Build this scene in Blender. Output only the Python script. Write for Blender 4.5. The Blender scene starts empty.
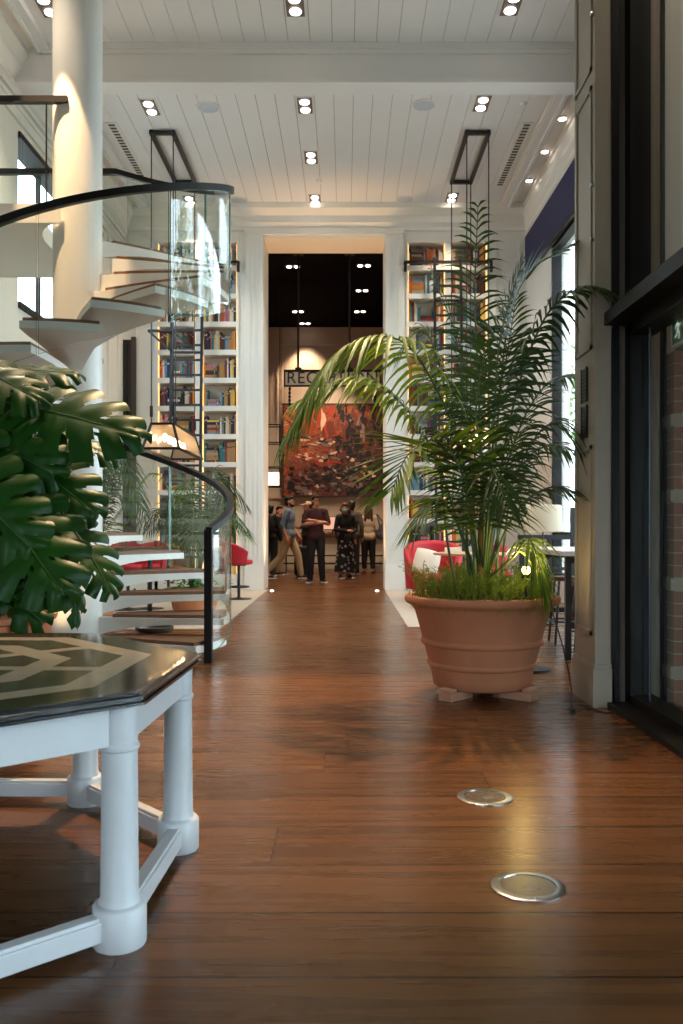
import bpy, bmesh, math, random
from mathutils import Vector, Matrix, Euler
C = bpy.context.scene.collection
PI = math.pi
random.seed(7)
F, CX, CY, H = 880.0, 345.0, 527.0, 1.15      # focal length in pixels, vanishing point, eye height (m)
def at(px, py, Y): return Vector(((px-CX)*Y/F, Y, H-(py-CY)*Y/F))
def fl(px, py):                                # point on the floor under a pixel
    Y = H*F/(py-CY); return Vector(((px-CX)*Y/F, Y, 0))
def V(*a): return Vector(a)

# ------------------------------------------------------------------ materials
MATS = {}
def srgb(r, g, b):
    f = lambda c: (c/255/12.92) if c/255 <= .04045 else ((c/255+.055)/1.055)**2.4
    return (f(r), f(g), f(b), 1)
def mat(name, col, rough=.5, metal=0, var=.08, scale=6, bump=0, spec=.5, emit=None, estr=0, coat=0, stretch=None):
    if name in MATS: return MATS[name]
    m = bpy.data.materials.new(name); m.use_nodes = True; MATS[name] = m
    nt = m.node_tree; b = nt.nodes['Principled BSDF']
    b.inputs['Roughness'].default_value = rough; b.inputs['Metallic'].default_value = metal
    b.inputs['Specular IOR Level'].default_value = spec; b.inputs['Coat Weight'].default_value = coat
    tc = nt.nodes.new('ShaderNodeTexCoord'); n = nt.nodes.new('ShaderNodeTexNoise'); n.inputs['Scale'].default_value = scale
    n.inputs['Detail'].default_value = 4
    src = tc.outputs['Object']
    if stretch:
        mp = nt.nodes.new('ShaderNodeMapping'); mp.inputs['Scale'].default_value = stretch
        nt.links.new(src, mp.inputs['Vector']); src = mp.outputs['Vector']
    nt.links.new(src, n.inputs['Vector'])
    mx = nt.nodes.new('ShaderNodeMix'); mx.data_type = 'RGBA'
    mx.inputs[6].default_value = tuple(c*(1-var) for c in col[:3])+(1,)
    mx.inputs[7].default_value = tuple(min(1, c*(1+var)) for c in col[:3])+(1,)
    nt.links.new(n.outputs['Fac'], mx.inputs[0]); nt.links.new(mx.outputs[2], b.inputs['Base Color'])
    if bump:
        bp = nt.nodes.new('ShaderNodeBump'); bp.inputs['Strength'].default_value = bump; bp.inputs['Distance'].default_value = .01
        nt.links.new(n.outputs['Fac'], bp.inputs['Height']); nt.links.new(bp.outputs['Normal'], b.inputs['Normal'])
    if emit:
        b.inputs['Emission Color'].default_value = emit; b.inputs['Emission Strength'].default_value = estr
    return m
def glass_mat(name, tint=(.97, .99, .98, 1), refl=1.0, rough=0.0, ior=1.5):
    m = bpy.data.materials.new(name); m.use_nodes = True; MATS[name] = m
    nt = m.node_tree; nt.nodes.clear()
    o = nt.nodes.new('ShaderNodeOutputMaterial'); t = nt.nodes.new('ShaderNodeBsdfTransparent'); t.inputs[0].default_value = tint
    g = nt.nodes.new('ShaderNodeBsdfGlossy'); g.inputs['Roughness'].default_value = rough; g.inputs[0].default_value = (1, 1, 1, 1)
    f = nt.nodes.new('ShaderNodeFresnel'); ge = nt.nodes.new('ShaderNodeNewGeometry')
    im = nt.nodes.new('ShaderNodeMath'); im.operation = 'MULTIPLY_ADD'; im.inputs[1].default_value = 1/ior-ior; im.inputs[2].default_value = ior
    nt.links.new(ge.outputs['Backfacing'], im.inputs[0]); nt.links.new(im.outputs[0], f.inputs[0])   # a thin pane: same reflection from both sides
    mu = nt.nodes.new('ShaderNodeMath'); mu.operation = 'MULTIPLY'; mu.inputs[1].default_value = refl; mu.use_clamp = True
    mx = nt.nodes.new('ShaderNodeMixShader')
    nt.links.new(f.outputs[0], mu.inputs[0]); nt.links.new(mu.outputs[0], mx.inputs[0])
    nt.links.new(t.outputs[0], mx.inputs[1]); nt.links.new(g.outputs[0], mx.inputs[2]); nt.links.new(mx.outputs[0], o.inputs[0])
    return m
def emit_mat(name, col, s):
    return mat(name, col, .4, emit=col, estr=s)

white = mat('white_paint', srgb(226, 222, 213), .45, var=.03, scale=2)
ceilm = mat('ceiling_paint', srgb(222, 222, 220), .5, var=.02, scale=2)
cream = mat('cream_panel_paint', srgb(226, 216, 200), .5, var=.03, scale=2)
beige = mat('beige_beadboard_paint', srgb(200, 178, 158), .55, var=.04, scale=3)
tablewhite = mat('scuffed_white_paint', srgb(210, 211, 214), .4, var=.05, scale=14)
stairwhite = mat('white_steel_paint', srgb(232, 228, 220), .4, var=.02)
pillarpaint = mat('aged_putty_paint', srgb(158, 145, 127), .5, var=.06, scale=5)
black = mat('black_metal', srgb(22, 21, 21), .4, var=.1)
bronze = mat('dark_bronze_frame', srgb(17, 13, 11), .5, var=.15, spec=.25)
brownframe = mat('brown_frame', srgb(62, 50, 42), .45, var=.1)
chrome = mat('brushed_steel', srgb(170, 175, 180), .28, 1, var=.1, scale=30)
darkceil = mat('night_black_ceiling', srgb(6, 5, 9), .9, spec=.05)
walnut = mat('walnut_wood', srgb(112, 76, 50), .4, var=.3, scale=4, stretch=(1, 8, 8))
oak = mat('pale_oak_wood', srgb(176, 140, 104), .45, var=.2, scale=4, stretch=(1, 8, 8))
terra = mat('terracotta', srgb(188, 122, 88), .85, var=.2, scale=4, bump=.2, spec=.2)
terra2 = mat('terracotta_salts', srgb(196, 142, 114), .85, var=.2, scale=7, bump=.15)
soil = mat('dark_soil', srgb(48, 36, 26), .95, var=.4, scale=40, bump=.5)
red = mat('red_upholstery', srgb(178, 24, 38), .6, var=.12, scale=20)
navy = mat('navy_blind_cloth', srgb(28, 30, 74), .7, var=.08)
tile = mat('grey_beige_stone_tile', srgb(172, 160, 144), .4, var=.1, scale=5)
linen = mat('cream_linen', srgb(236, 226, 206), .8)
palmgreen = mat('palm_leaf_green', srgb(86, 112, 28), .45, var=.35, scale=5, spec=.35)
palmdark = mat('deep_palm_leaf_green', srgb(46, 68, 28), .45, var=.4, scale=5, spec=.35)
stemgreen = mat('palm_stem_green', srgb(70, 92, 44), .5, var=.3, scale=9)
stembrown = mat('fibrous_palm_stem', srgb(98, 72, 48), .8, var=.4, scale=12, bump=.4)
mongreen = mat('monstera_leaf_green', srgb(26, 68, 13), .42, var=.35, scale=4, spec=.25)
ferngreen = mat('feathery_fern_green', srgb(108, 126, 48), .8, var=.35, scale=9, spec=.2)
leafgreen = mat('small_leaf_green', srgb(74, 120, 40), .5, var=.35, scale=9)
treegreen = mat('tree_leaf_green', srgb(112, 150, 84), .7, var=.35, scale=2)
bark = mat('grey_bark', srgb(104, 92, 80), .9, var=.3, scale=9, bump=.4)
def translucent(m, w=.3):
    nt = m.node_tree; b = nt.nodes['Principled BSDF']; out = nt.nodes['Material Output']
    t = nt.nodes.new('ShaderNodeBsdfTranslucent'); mx = nt.nodes.new('ShaderNodeMixShader'); mx.inputs[0].default_value = w
    src = b.inputs['Base Color'].links[0].from_socket
    nt.links.new(src, t.inputs[0]); nt.links.new(b.outputs[0], mx.inputs[1]); nt.links.new(t.outputs[0], mx.inputs[2])
    nt.links.new(mx.outputs[0], out.inputs[0])
for m_ in (palmgreen, palmdark, ferngreen, leafgreen, treegreen): translucent(m_)
translucent(linen, .5); translucent(mongreen, .12)
glass = glass_mat('clear_glass')
stairglass = glass_mat('stair_glass', (.965, .99, .98, 1), .8)
railblack = mat('matt_black_rail', srgb(18, 16, 15), .5, spec=.25)
lanternglass = glass_mat('seeded_lantern_glass', (.96, .90, .82, 1), 1.0, .03)
def frosted(m, w, col):
    nt = m.node_tree; o = nt.nodes['Material Output']; s0 = o.inputs[0].links[0].from_socket
    t = nt.nodes.new('ShaderNodeBsdfTranslucent'); t.inputs[0].default_value = col; mx = nt.nodes.new('ShaderNodeMixShader'); mx.inputs[0].default_value = w
    nt.links.new(s0, mx.inputs[1]); nt.links.new(t.outputs[0], mx.inputs[2]); nt.links.new(mx.outputs[0], o.inputs[0])
frosted(lanternglass, .35, (1, .82, .62, 1))
glassedge = mat('green_glass_edge', srgb(58, 128, 108), .15, var=.1)
bulb = emit_mat('warm_bulb', (1, .62, .3, 1), 22)
spotlamp = emit_mat('halogen_lamp', (1, .86, .74, 1), 7)
ledwarm = emit_mat('warm_led', (1, .5, .16, 1), 1.7)
lampshade_glow = emit_mat('glowing_lantern_panel', (1, .72, .42, 1), 2.2)

# wide oak floor boards laid across the room
def floor_mat():
    m = bpy.data.materials.new('wide_brown_floor_boards'); m.use_nodes = True
    nt = m.node_tree; N = nt.nodes; L = nt.links; b = N['Principled BSDF']
    tc = N.new('ShaderNodeTexCoord'); sx = N.new('ShaderNodeSeparateXYZ'); L.new(tc.outputs['Object'], sx.inputs[0])
    def M(op, a, bb=None, c=None):
        n = N.new('ShaderNodeMath'); n.operation = op
        for i, v in enumerate((a, bb, c)):
            if v is None: continue
            if isinstance(v, (int, float)): n.inputs[i].default_value = v
            else: L.new(v, n.inputs[i])
        return n.outputs[0]
    y = M('DIVIDE', M('SUBTRACT', sx.outputs['Y'], 2.62), .376)
    fr = M('FRACT', y); idn = M('FLOOR', y)
    wn = N.new('ShaderNodeTexWhiteNoise'); wn.noise_dimensions = '1D'; L.new(idn, wn.inputs['W'])
    xs = M('ADD', M('DIVIDE', sx.outputs['X'], 3.1), M('MULTIPLY', wn.outputs['Value'], 7.3))
    fx = M('FRACT', xs); ix = M('FLOOR', xs)
    wn2 = N.new('ShaderNodeTexWhiteNoise'); wn2.noise_dimensions = '2D'
    cb = N.new('ShaderNodeCombineXYZ'); L.new(idn, cb.inputs[0]); L.new(ix, cb.inputs[1]); L.new(cb.outputs[0], wn2.inputs['Vector'])
    mp = N.new('ShaderNodeMapping'); mp.inputs['Scale'].default_value = (.7, 11, 1)
    L.new(tc.outputs['Object'], mp.inputs['Vector'])
    av = N.new('ShaderNodeVectorMath'); av.operation = 'ADD'; L.new(mp.outputs[0], av.inputs[0])
    cb2 = N.new('ShaderNodeCombineXYZ'); L.new(M('MULTIPLY', wn2.outputs['Value'], 40), cb2.inputs[0]); L.new(cb2.outputs[0], av.inputs[1])
    n = N.new('ShaderNodeTexNoise'); n.inputs['Scale'].default_value = 1.6; n.inputs['Detail'].default_value = 5; n.inputs['Roughness'].default_value = .45; n.inputs['Distortion'].default_value = .25
    L.new(av.outputs[0], n.inputs['Vector'])
    cr = N.new('ShaderNodeValToRGB'); e = cr.color_ramp.elements
    e[0].position = .28; e[0].color = srgb(80, 49, 25); e[1].position = .78; e[1].color = srgb(106, 66, 34)
    L.new(n.outputs['Fac'], cr.inputs[0])
    hv = N.new('ShaderNodeHueSaturation'); L.new(cr.outputs[0], hv.inputs['Color'])
    L.new(M('ADD', M('MULTIPLY', wn2.outputs['Value'], .35), .8), hv.inputs['Value'])
    seam = M('MAXIMUM', M('LESS_THAN', fr, .022), M('LESS_THAN', fx, .0015))
    mx = N.new('ShaderNodeMix'); mx.data_type = 'RGBA'; L.new(seam, mx.inputs[0]); L.new(hv.outputs[0], mx.inputs[6]); mx.inputs[7].default_value = srgb(26, 14, 9)
    L.new(mx.outputs[2], b.inputs['Base Color'])
    L.new(M('ADD', M('MULTIPLY', n.outputs['Fac'], .05), .25), b.inputs['Roughness'])
    b.inputs['Specular IOR Level'].default_value = .45
    bp = N.new('ShaderNodeBump'); bp.inputs['Strength'].default_value = .03; bp.inputs['Distance'].default_value = .01
    L.new(M('SUBTRACT', n.outputs['Fac'], M('MULTIPLY', seam, .8)), bp.inputs['Height']); L.new(bp.outputs[0], b.inputs['Normal'])
    return m
floorm = floor_mat()

# ------------------------------------------------------------------ mesh builder
ORIG = {}
class MB:
    def __init__(s): s.bm = bmesh.new(); s.mi = 0
    def m(s, i): s.mi = i; return s
    def _f(s, vs):
        try:
            f = s.bm.faces.new(vs); f.material_index = s.mi; return f
        except ValueError: return None
    def box(s, x0, x1, y0, y1, z0, z1, M=None):
        v = [s.bm.verts.new((x, y, z)) for x in (x0, x1) for y in (y0, y1) for z in (z0, z1)]
        if M is not None:
            for q in v: q.co = M @ q.co
        for a in ((0, 1, 3, 2), (4, 6, 7, 5), (0, 4, 5, 1), (2, 3, 7, 6), (0, 2, 6, 4), (1, 5, 7, 3)): s._f([v[i] for i in a])
        return s
    def bar(s, a, b, w, h=None, up=(0, 0, 1)):     # rectangular bar from a to b
        a, b = Vector(a), Vector(b); h = h or w; t = (b-a).normalized(); u = Vector(up)
        if abs(t.dot(u)) > .98: u = Vector((0, 1, 0))
        sd = t.cross(u).normalized(); u = sd.cross(t).normalized()
        r = [[s.bm.verts.new(p+sd*w/2*i+u*h/2*j) for i, j in ((-1, -1), (1, -1), (1, 1), (-1, 1))] for p in (a, b)]
        for k in range(4): s._f([r[0][k], r[0][(k+1) % 4], r[1][(k+1) % 4], r[1][k]])
        s._f(r[0][::-1]); s._f(r[1]); return s
    def tube(s, pts, rad, n=8, cap=True):
        pts = [Vector(p) for p in pts]; rings = []; u = None
        for i, p in enumerate(pts):
            t = (pts[min(i+1, len(pts)-1)]-pts[max(i-1, 0)])
            t = t.normalized() if t.length > 1e-9 else Vector((0, 0, 1))
            if u is None: u = t.orthogonal().normalized()
            u = (u-t*u.dot(t)); u = u.normalized() if u.length > 1e-6 else t.orthogonal().normalized()
            w = t.cross(u); r = rad[i] if isinstance(rad, (list, tuple)) else rad
            rings.append([s.bm.verts.new(p+(u*math.cos(2*PI*k/n)+w*math.sin(2*PI*k/n))*r) for k in range(n)])
        for a, b in zip(rings, rings[1:]):
            for k in range(n): s._f([a[k], a[(k+1) % n], b[(k+1) % n], b[k]])
        if cap: s._f(rings[0][::-1]); s._f(rings[-1])
        return s
    def lathe(s, prof, c=(0, 0, 0), n=32, cap=True):
        c = Vector(c); rings = [[s.bm.verts.new(c+Vector((r*math.cos(2*PI*k/n), r*math.sin(2*PI*k/n), z))) for k in range(n)] for r, z in prof]
        for a, b in zip(rings, rings[1:]):
            for k in range(n): s._f([a[k], a[(k+1) % n], b[(k+1) % n], b[k]])
        if cap: s._f(rings[0][::-1]); s._f(rings[-1])
        return s
    def ell(s, c, r, n=14, mm=9, M=None):
        c = Vector(c); R = Vector(r) if not isinstance(r, (int, float)) else Vector((r, r, r))
        fn = (lambda v: c+(M @ v)) if M is not None else (lambda v: c+v)
        top = s.bm.verts.new(fn(Vector((0, 0, R.z)))); bot = s.bm.verts.new(fn(Vector((0, 0, -R.z)))); rings = []
        for i in range(1, mm):
            a = PI*i/mm
            rings.append([s.bm.verts.new(fn(Vector((R.x*math.sin(a)*math.cos(2*PI*k/n), R.y*math.sin(a)*math.sin(2*PI*k/n), R.z*math.cos(a))))) for k in range(n)])
        for k in range(n): s._f([top, rings[0][k], rings[0][(k+1) % n]]); s._f([bot, rings[-1][(k+1) % n], rings[-1][k]])
        for a, b in zip(rings, rings[1:]):
            for k in range(n): s._f([a[k], b[k], b[(k+1) % n], a[(k+1) % n]])
        return s
    def cap(s, a, b, r0, r1, n=10):                 # tapered limb with round ends
        a, b = Vector(a), Vector(b); t = (b-a).normalized(); pts = []; rr = []
        for i in range(4): q = PI/2*i/4; pts.append(a-t*r0*math.cos(q)); rr.append(max(r0*math.sin(q), .0006))
        pts += [a, b]; rr += [r0, r1]
        for i in range(1, 5): q = PI/2*i/4; pts.append(b+t*r1*math.sin(q)); rr.append(max(r1*math.cos(q), .0006))
        return s.tube(pts, rr, n)
    def prism(s, poly, z0, z1):
        a = [s.bm.verts.new((x, y, z0)) for x, y in poly]; b = [s.bm.verts.new((x, y, z1)) for x, y in poly]; n = len(poly)
        for k in range(n): s._f([a[k], a[(k+1) % n], b[(k+1) % n], b[k]])
        s._f(a[::-1]); s._f(b); return s
    def extrude(s, prof, p0, p1, side, up=(0, 0, 1)):    # profile (u along side, v up) swept from p0 to p1
        p0, p1, side, up = map(Vector, (p0, p1, side, up))
        a = [s.bm.verts.new(p0+side*u+up*v) for u, v in prof]; b = [s.bm.verts.new(p1+side*u+up*v) for u, v in prof]; n = len(prof)
        for k in range(n): s._f([a[k], a[(k+1) % n], b[(k+1) % n], b[k]])
        s._f(a[::-1]); s._f(b); return s
    def face(s, pts): s._f([s.bm.verts.new(p) for p in pts]); return s
    def build(s, name, mats, parent=None, smooth=False, bevel=0, angle=35):
        me = bpy.data.meshes.new(name)
        o0 = ORIG.get(parent.name, Vector((0, 0, 0))) if parent else Vector((0, 0, 0))
        if o0.length: bmesh.ops.translate(s.bm, verts=s.bm.verts, vec=-o0)
        bmesh.ops.recalc_face_normals(s.bm, faces=s.bm.faces)
        s.bm.to_mesh(me); s.bm.free()
        for m in (mats if isinstance(mats, (list, tuple)) else [mats]): me.materials.append(m)
        o = bpy.data.objects.new(name, me); C.objects.link(o)
        if smooth:
            me.shade_smooth()
            if angle: me.set_sharp_from_angle(angle=math.radians(angle))
        if bevel:
            md = o.modifiers.new('edge', 'BEVEL'); md.width = bevel; md.segments = 2; md.limit_method = 'ANGLE'
        if parent: o.parent = parent; ORIG[o.name] = o0
        return o
def tag(o, label, cat, group=None):
    o['label'] = label; o['category'] = cat
    if group: o['group'] = group
    return o
def thing(name, label, cat, loc=(0, 0, 0), group=None):
    o = bpy.data.objects.new(name, None); C.objects.link(o); o.location = loc; ORIG[o.name] = Vector(loc); o.empty_display_size = .1
    return tag(o, label, cat, group)
def struct(o): o['kind'] = 'structure'; return o
def copy_tree(o, parent=None):
    c = o.copy(); C.objects.link(c)
    if parent: c.parent = parent
    for ch in list(o.children): copy_tree(ch, c)
    return c

# ------------------------------------------------------------------ the room
XL, XR, YB, YF, ZC = -4.04, 3.3, -3.2, 16.0, 6.95
WT = 16.93                                             # far face of the wall with the doorway
struct(MB().box(XL-.3, XR+.3, YB-.3, 24.4, -.12, 0).build('floor', floorm))
# stone paving strips either side of the central aisle
struct(MB().box(XL, -1.41, 9.9, YF, 0, .005).build('floor_tile_stair_side', tile))
struct(MB().box(.72, 1.9, 10.1, YF, 0, .005).build('floor_tile_window_side', tile))
# boarded ceiling
b = MB().m(1).box(XL-.1, XR+.1, YB-.1, WT, ZC+.012, ZC+.15).m(0)
x = -1.208
while x > XL: x -= .264
while x < XR:
    b.box(max(x+.003, XL), min(x+.261, XR), YB, 15.9, ZC, ZC+.012); x += .264
struct(b.build('ceiling', [ceilm, mat('board_gap_grey', srgb(120, 118, 114), .8)]))
# cross beams with a bead along the top and the bottom edge
for i, y in enumerate((10.58, 4.2, -1.6)):
    b = MB().box(XL, XR, y, y+.2, 6.49, ZC).box(XL, XR, y-.05, y+.25, 6.47, 6.52).box(XL, XR, y-.06, y, 6.88, ZC).box(XL, XR, y-.03, y, 6.83, 6.88).box(XL, XR, y+.2, y+.25, 6.88, ZC)
    struct(b.build('trim_beam_%d' % (i+1), ceilm))
# coffer edge strips that run along the room, and the crown mouldings
for i, (x, s) in enumerate(((2.86, 1), (-3.6, -1))):
    b = MB().box(x-.06, x+.06, YB, 15.7, 6.87, ZC).m(1).box(x-.085, x-.06, YB, 15.7, 6.89, ZC).m(0).box(x+.06*s-.02, x+.06*s+.02, YB, 15.7, 6.83, ZC)
    struct(b.build('trim_coffer_%d' % (i+1), [ceilm, cream]))
crown = [(0, 0), (0, -.56), (.05, -.56), (.05, -.5), (.09, -.48), (.09, -.4), (.16, -.3), (.16, -.24), (.24, -.14), (.24, -.08), (.32, -.06), (.32, 0)]
struct(MB().extrude([(u*.4, v) for u, v in crown], (XR, YB, ZC), (XR, YF, ZC), (-1, 0, 0)).build('trim_crown_window_side', white))
struct(MB().extrude(crown, (XL, YB, ZC), (XL, YF, ZC), (1, 0, 0)).build('trim_crown_stair_side', white))
struct(MB().extrude([(0, 0), (0, -.42), (.05, -.42), (.05, -.36), (.12, -.3), (.12, -.18), (.3, -.1), (.3, 0)], (XL, YF, ZC), (XR, YF, ZC), (0, -1, 0)).build('trim_crown_front', white))

# wall with the doorway and the two bookcase niches
DX0, DX1, DZ = -1.49, .745, 6.44
NL, NR = (-3.46, -1.93), (1.11, 2.62)                  # bookcase niches
b = MB()
b.box(XL-.3, NL[0], YF, WT, 0, ZC).box(NL[1], DX0, YF, WT, 0, ZC).box(DX1, NR[0], YF, WT, 0, ZC).box(NR[1], XR+.3, YF, WT, 0, ZC)
b.box(NL[0], NL[1], YF, WT, 6.37, ZC).box(NR[0], NR[1], YF, WT, 6.37, ZC).box(NL[0], NL[1], 16.42, WT, 0, 6.37).box(NR[0], NR[1], 16.42, WT, 0, 6.37)
b.box(DX0, DX1, YF, WT, DZ, ZC)
struct(b.build('wall_front', white))
# door surround: pilaster boards, plinths and fine vertical beads
b = MB()
for x0, x1 in ((DX0-.31, DX0), (DX1, DX1+.31)):
    b.box(x0, x1, YF-.05, YF, 0, DZ+.02).box(x0-.02, x1+.02, YF-.075, YF, 0, .42).box(x0-.02, x1+.02, YF-.065, YF, .42, .45)
    for k in range(1, 4): b.box(x0+k*.078-.01, x0+k*.078+.01, YF-.062, YF-.05, .5, DZ-.1)
b.box(DX0-.33, DX1+.33, YF-.07, YF, DZ+.02, DZ+.12)
struct(b.build('trim_doorway', white))
struct(MB().box(DX0-.002, DX0+.012, YF+.02, WT+.02, 0, DZ-.02).box(DX1-.012, DX1+.002, YF+.02, WT+.02, 0, DZ-.02).box(DX0, DX1, YF+.02, WT+.02, DZ-.02, DZ+.002).build('trim_doorway_lining', cream))
# narrow panel mouldings on the piers between doorway and bookcases and in the corners
b = MB()
for x0, x1 in ((NL[1]+.03, DX0-.33), (DX1+.34, NR[0]-.02), (-3.82, NL[0]-.04), (NR[1]+.1, XR-.12)):
    if x1-x0 > .08: b.box(x0, x0+.03, YF-.025, YF, .5, 6.3).box(x1-.03, x1, YF-.025, YF, .5, 6.3)
struct(b.build('trim_panel_front', white))
struct(MB().box(XL, NL[0], YF-.03, YF, 0, .35).box(NL[1], DX0-.33, YF-.03, YF, 0, .35).box(DX1+.33, NR[0], YF-.03, YF, 0, .35).box(NR[1], XR, YF-.03, YF, 0, .35).build('baseboard_front', white))
# tall dark slot of glass in the corner by the bookcase
o = struct(MB().box(XL+.01, XL+.16, YF-.02, YF-.002, .9, 4.55).build('window_1', mat('dark_glass', srgb(10, 10, 13), .1)))
MB().box(XL+.16, XL+.25, YF-.045, YF-.002, .86, 4.6).build('frame', brownframe, o)

# stair-side wall with one high window
b = MB(); W2 = (10.87, 14.6, 3.86, 6.04)
b.box(XL-.3, XL, YB, W2[0], 0, ZC).box(XL-.3, XL, W2[1], YF, 0, ZC).box(XL-.3, XL, W2[0], W2[1], 0, W2[2]).box(XL-.3, XL, W2[0], W2[1], W2[3], ZC)
struct(b.build('wall_stair_side', cream))
b = MB()
for y in (5.2, 6.9, 8.6, 10.2, 14.95, 15.6): b.box(XL, XL+.025, y, y+.06, .4, 6.3)
b.box(XL, XL+.04, YB, YF, 6.14, 6.26).box(XL, XL+.06, YB, YF, 6.26, 6.32).box(XL, XL+.03, YB, YF, 0, .3)
struct(b.build('trim_stair_side', white))
o = struct(MB().box(XL-.2, XL-.19, W2[0], W2[1], W2[2], W2[3]).build('window_2', glass))
b = MB()
for y in (W2[0], 12.1, 13.4, W2[1]-.07): b.box(XL-.22, XL-.16, y, y+.05, W2[2], W2[3])
b.box(XL-.24, XL+.03, W2[0], W2[1], W2[2], W2[2]+.08).box(XL-.24, XL+.03, W2[0], W2[1], W2[3]-.08, W2[3])
b.build('frame', bronze, o)

# window-side wall: two tall windows under a run of navy blinds
WA, WB = (6.6, 8.8), (9.2, 14.1)
b = MB().box(XR, XR+.3, 6.1, WA[0], 0, ZC).box(XR, XR+.3, WA[1], WB[0], 0, ZC).box(XR, XR+.3, WB[1], YF, 0, ZC)
for w in (WA, WB): b.box(XR, XR+.3, w[0], w[1], 0, .35).box(XR, XR+.3, w[0], w[1], 5.65, ZC)
struct(b.build('wall_window_side', white))
for i, w in enumerate((WA, WB)):
    o = struct(MB().box(XR+.1, XR+.11, w[0], w[1], .35, 5.65).build('window_%d' % (i+3), glass))
    b = MB().box(XR+.02, XR+.16, w[0], w[1], 5.57, 5.65).box(XR+.02, XR+.16, w[0], w[1], .35, .43).box(XR+.04, XR+.15, w[0], w[1], 1.02, 1.07)
    n = max(2, round((w[1]-w[0])/2.45))
    for k in range(n+1):
        y = w[0]+(w[1]-w[0]-.06)*k/n; b.box(XR+.02, XR+.16, y, y+.06, .35, 5.65)
    b.build('frame', bronze, o)
r = thing('window_blind', 'dark navy cloth blind drawn up under the crown moulding along the windows', 'blind', (XR, 11, 5.7))
MB().box(XR-.05, XR-.02, 6.3, 15.9, 5.66, 6.38).build('cloth', navy, r)
MB().box(XR-.06, XR-.012, 6.3, 15.9, 5.62, 5.66).build('bottom_bar', bronze, r)

# wall behind the camera: a glazed street front
b = MB().box(XL-.3, XR+.3, YB-.3, YB, 3.5, ZC).box(XL-.3, -3.4, YB-.3, YB, 0, 3.5).box(-.9, XR+.3, YB-.3, YB, 0, 3.5)
struct(b.build('wall_back', cream))
o = struct(MB().box(-3.4, -.9, YB-.16, YB-.15, 0, 3.5).build('window_5', glass))
b = MB()
for k in range(4): b.box(-3.4+k*.813, -3.34+k*.813, YB-.22, YB-.08, 0, 3.5)
b.box(-3.4, -.9, YB-.22, YB-.08, 3.42, 3.5).box(-3.4, -.9, YB-.22, YB-.08, 0, .12).box(-3.4, -.9, YB-.22, YB-.08, 2.5, 2.62).build('frame', bronze, o)

# pillar beside the glass screen
PX, PY0, PY1 = 1.597, 5.62, 6.12
b = MB().box(PX, 1.70, PY0, PY1, 0, ZC)
b.box(1.70, XR+.3, 5.9, PY1, 0, ZC)                    # return wall that closes the vestibule
struct(b.build('wall_pillar', pillarpaint))
b = MB().box(PX-.018, 1.715, PY0-.02, PY1+.02, 0, .245).box(PX-.01, 1.705, PY0-.012, PY1, .245, .275)
struct(b.build('baseboard_pillar', pillarpaint))
b = MB()
for z0, z1 in ((.45, 1.68), (2.3, 4.0), (4.1, 6.2)):       # raised beads round each panel
    for y in (PY0+.06, PY1-.09): b.box(PX-.012, PX, y, y+.03, z0, z1)
    b.box(PX-.012, PX, PY0+.06, PY1-.06, z0, z0+.03).box(PX-.012, PX, PY0+.06, PY1-.06, z1-.03, z1)
for z in (3.0, 3.62, 4.6): b.m(1).lathe([(.014, 0), (.014, .02)], (0, 0, 0), 10) if False else None
struct(b.build('trim_pillar', pillarpaint))
for i, (z0, z1) in enumerate(((1.98, 2.2), (1.74, 1.95))):
    t = thing('vent_grille', ('upper of two small black vent grilles on the putty pillar', 'lower of two small black vent grilles on the putty pillar')[i], 'vent', (PX, 5.84, z0), 'vents on the pillar')
    MB().box(PX-.008, PX, 5.78, 5.91, z0, z1).build('backing', black, t)
    b = MB().box(PX-.014, PX-.008, 5.775, 5.785, z0-.005, z1+.005).box(PX-.014, PX-.008, 5.905, 5.915, z0-.005, z1+.005)
    for k in range(9): b.box(PX-.014, PX-.008, 5.785, 5.905, z0+k*(z1-z0)/9, z0+k*(z1-z0)/9+.008)
    b.build('slats_slots', bronze, t)
for i, (y, z) in enumerate(((5.66, 4.45), (5.66, 3.35), (5.66, 3.0), (6.06, 4.1))):
    tag(MB().tube([(PX-.02, y, z), (PX+.004, y, z)], .016, 10).build('bolt_cap', chrome), ('topmost', 'second highest', 'lowest', 'far-edge')[i]+' round bolt cap high on the putty pillar face', 'bolt', 'bolt caps on the pillar')

# glass screen beside the pillar: dark frames, transom and two heights of glazing
GX = 1.88
b = MB()
b.m(0).box(1.70, 1.745, 5.60, 5.9, 0, ZC).m(1).box(1.745, 1.80, 5.66, 5.9, 0, ZC).m(0).box(1.80, 1.93, 5.55, 5.9, 0, ZC)
b.box(1.67, 1.95, YB, 5.62, 0, .035).box(1.80, 1.95, YB, 5.62, .035, .09)                 # sill
b.box(1.655, 1.95, YB, 5.62, 2.435, 2.515).box(1.70, 1.95, YB, 5.62, 2.515, 2.56).box(1.80, 1.95, YB, 5.62, 2.36, 2.435)  # transom
for y in (3.9, 2.2, .5, -1.2): b.box(1.84, 1.92, y, y+.07, .09, ZC)
b.m(2).tube([(GX-.03, 5.34, .09), (GX-.03, 5.34, 2.36)], .008, 8)
struct(b.build('window_frame_vestibule', [bronze, mat('taupe_post', srgb(120, 108, 94), .5), mat('blue_black_rod', srgb(26, 30, 44), .3)]))
o = struct(MB().box(GX-.006, GX+.006, YB, 5.55, .09, 2.36).build('window_6', glass))
o = struct(MB().box(GX-.006, GX+.006, YB, 5.55, 2.56, ZC).build('window_7', glass))
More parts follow.
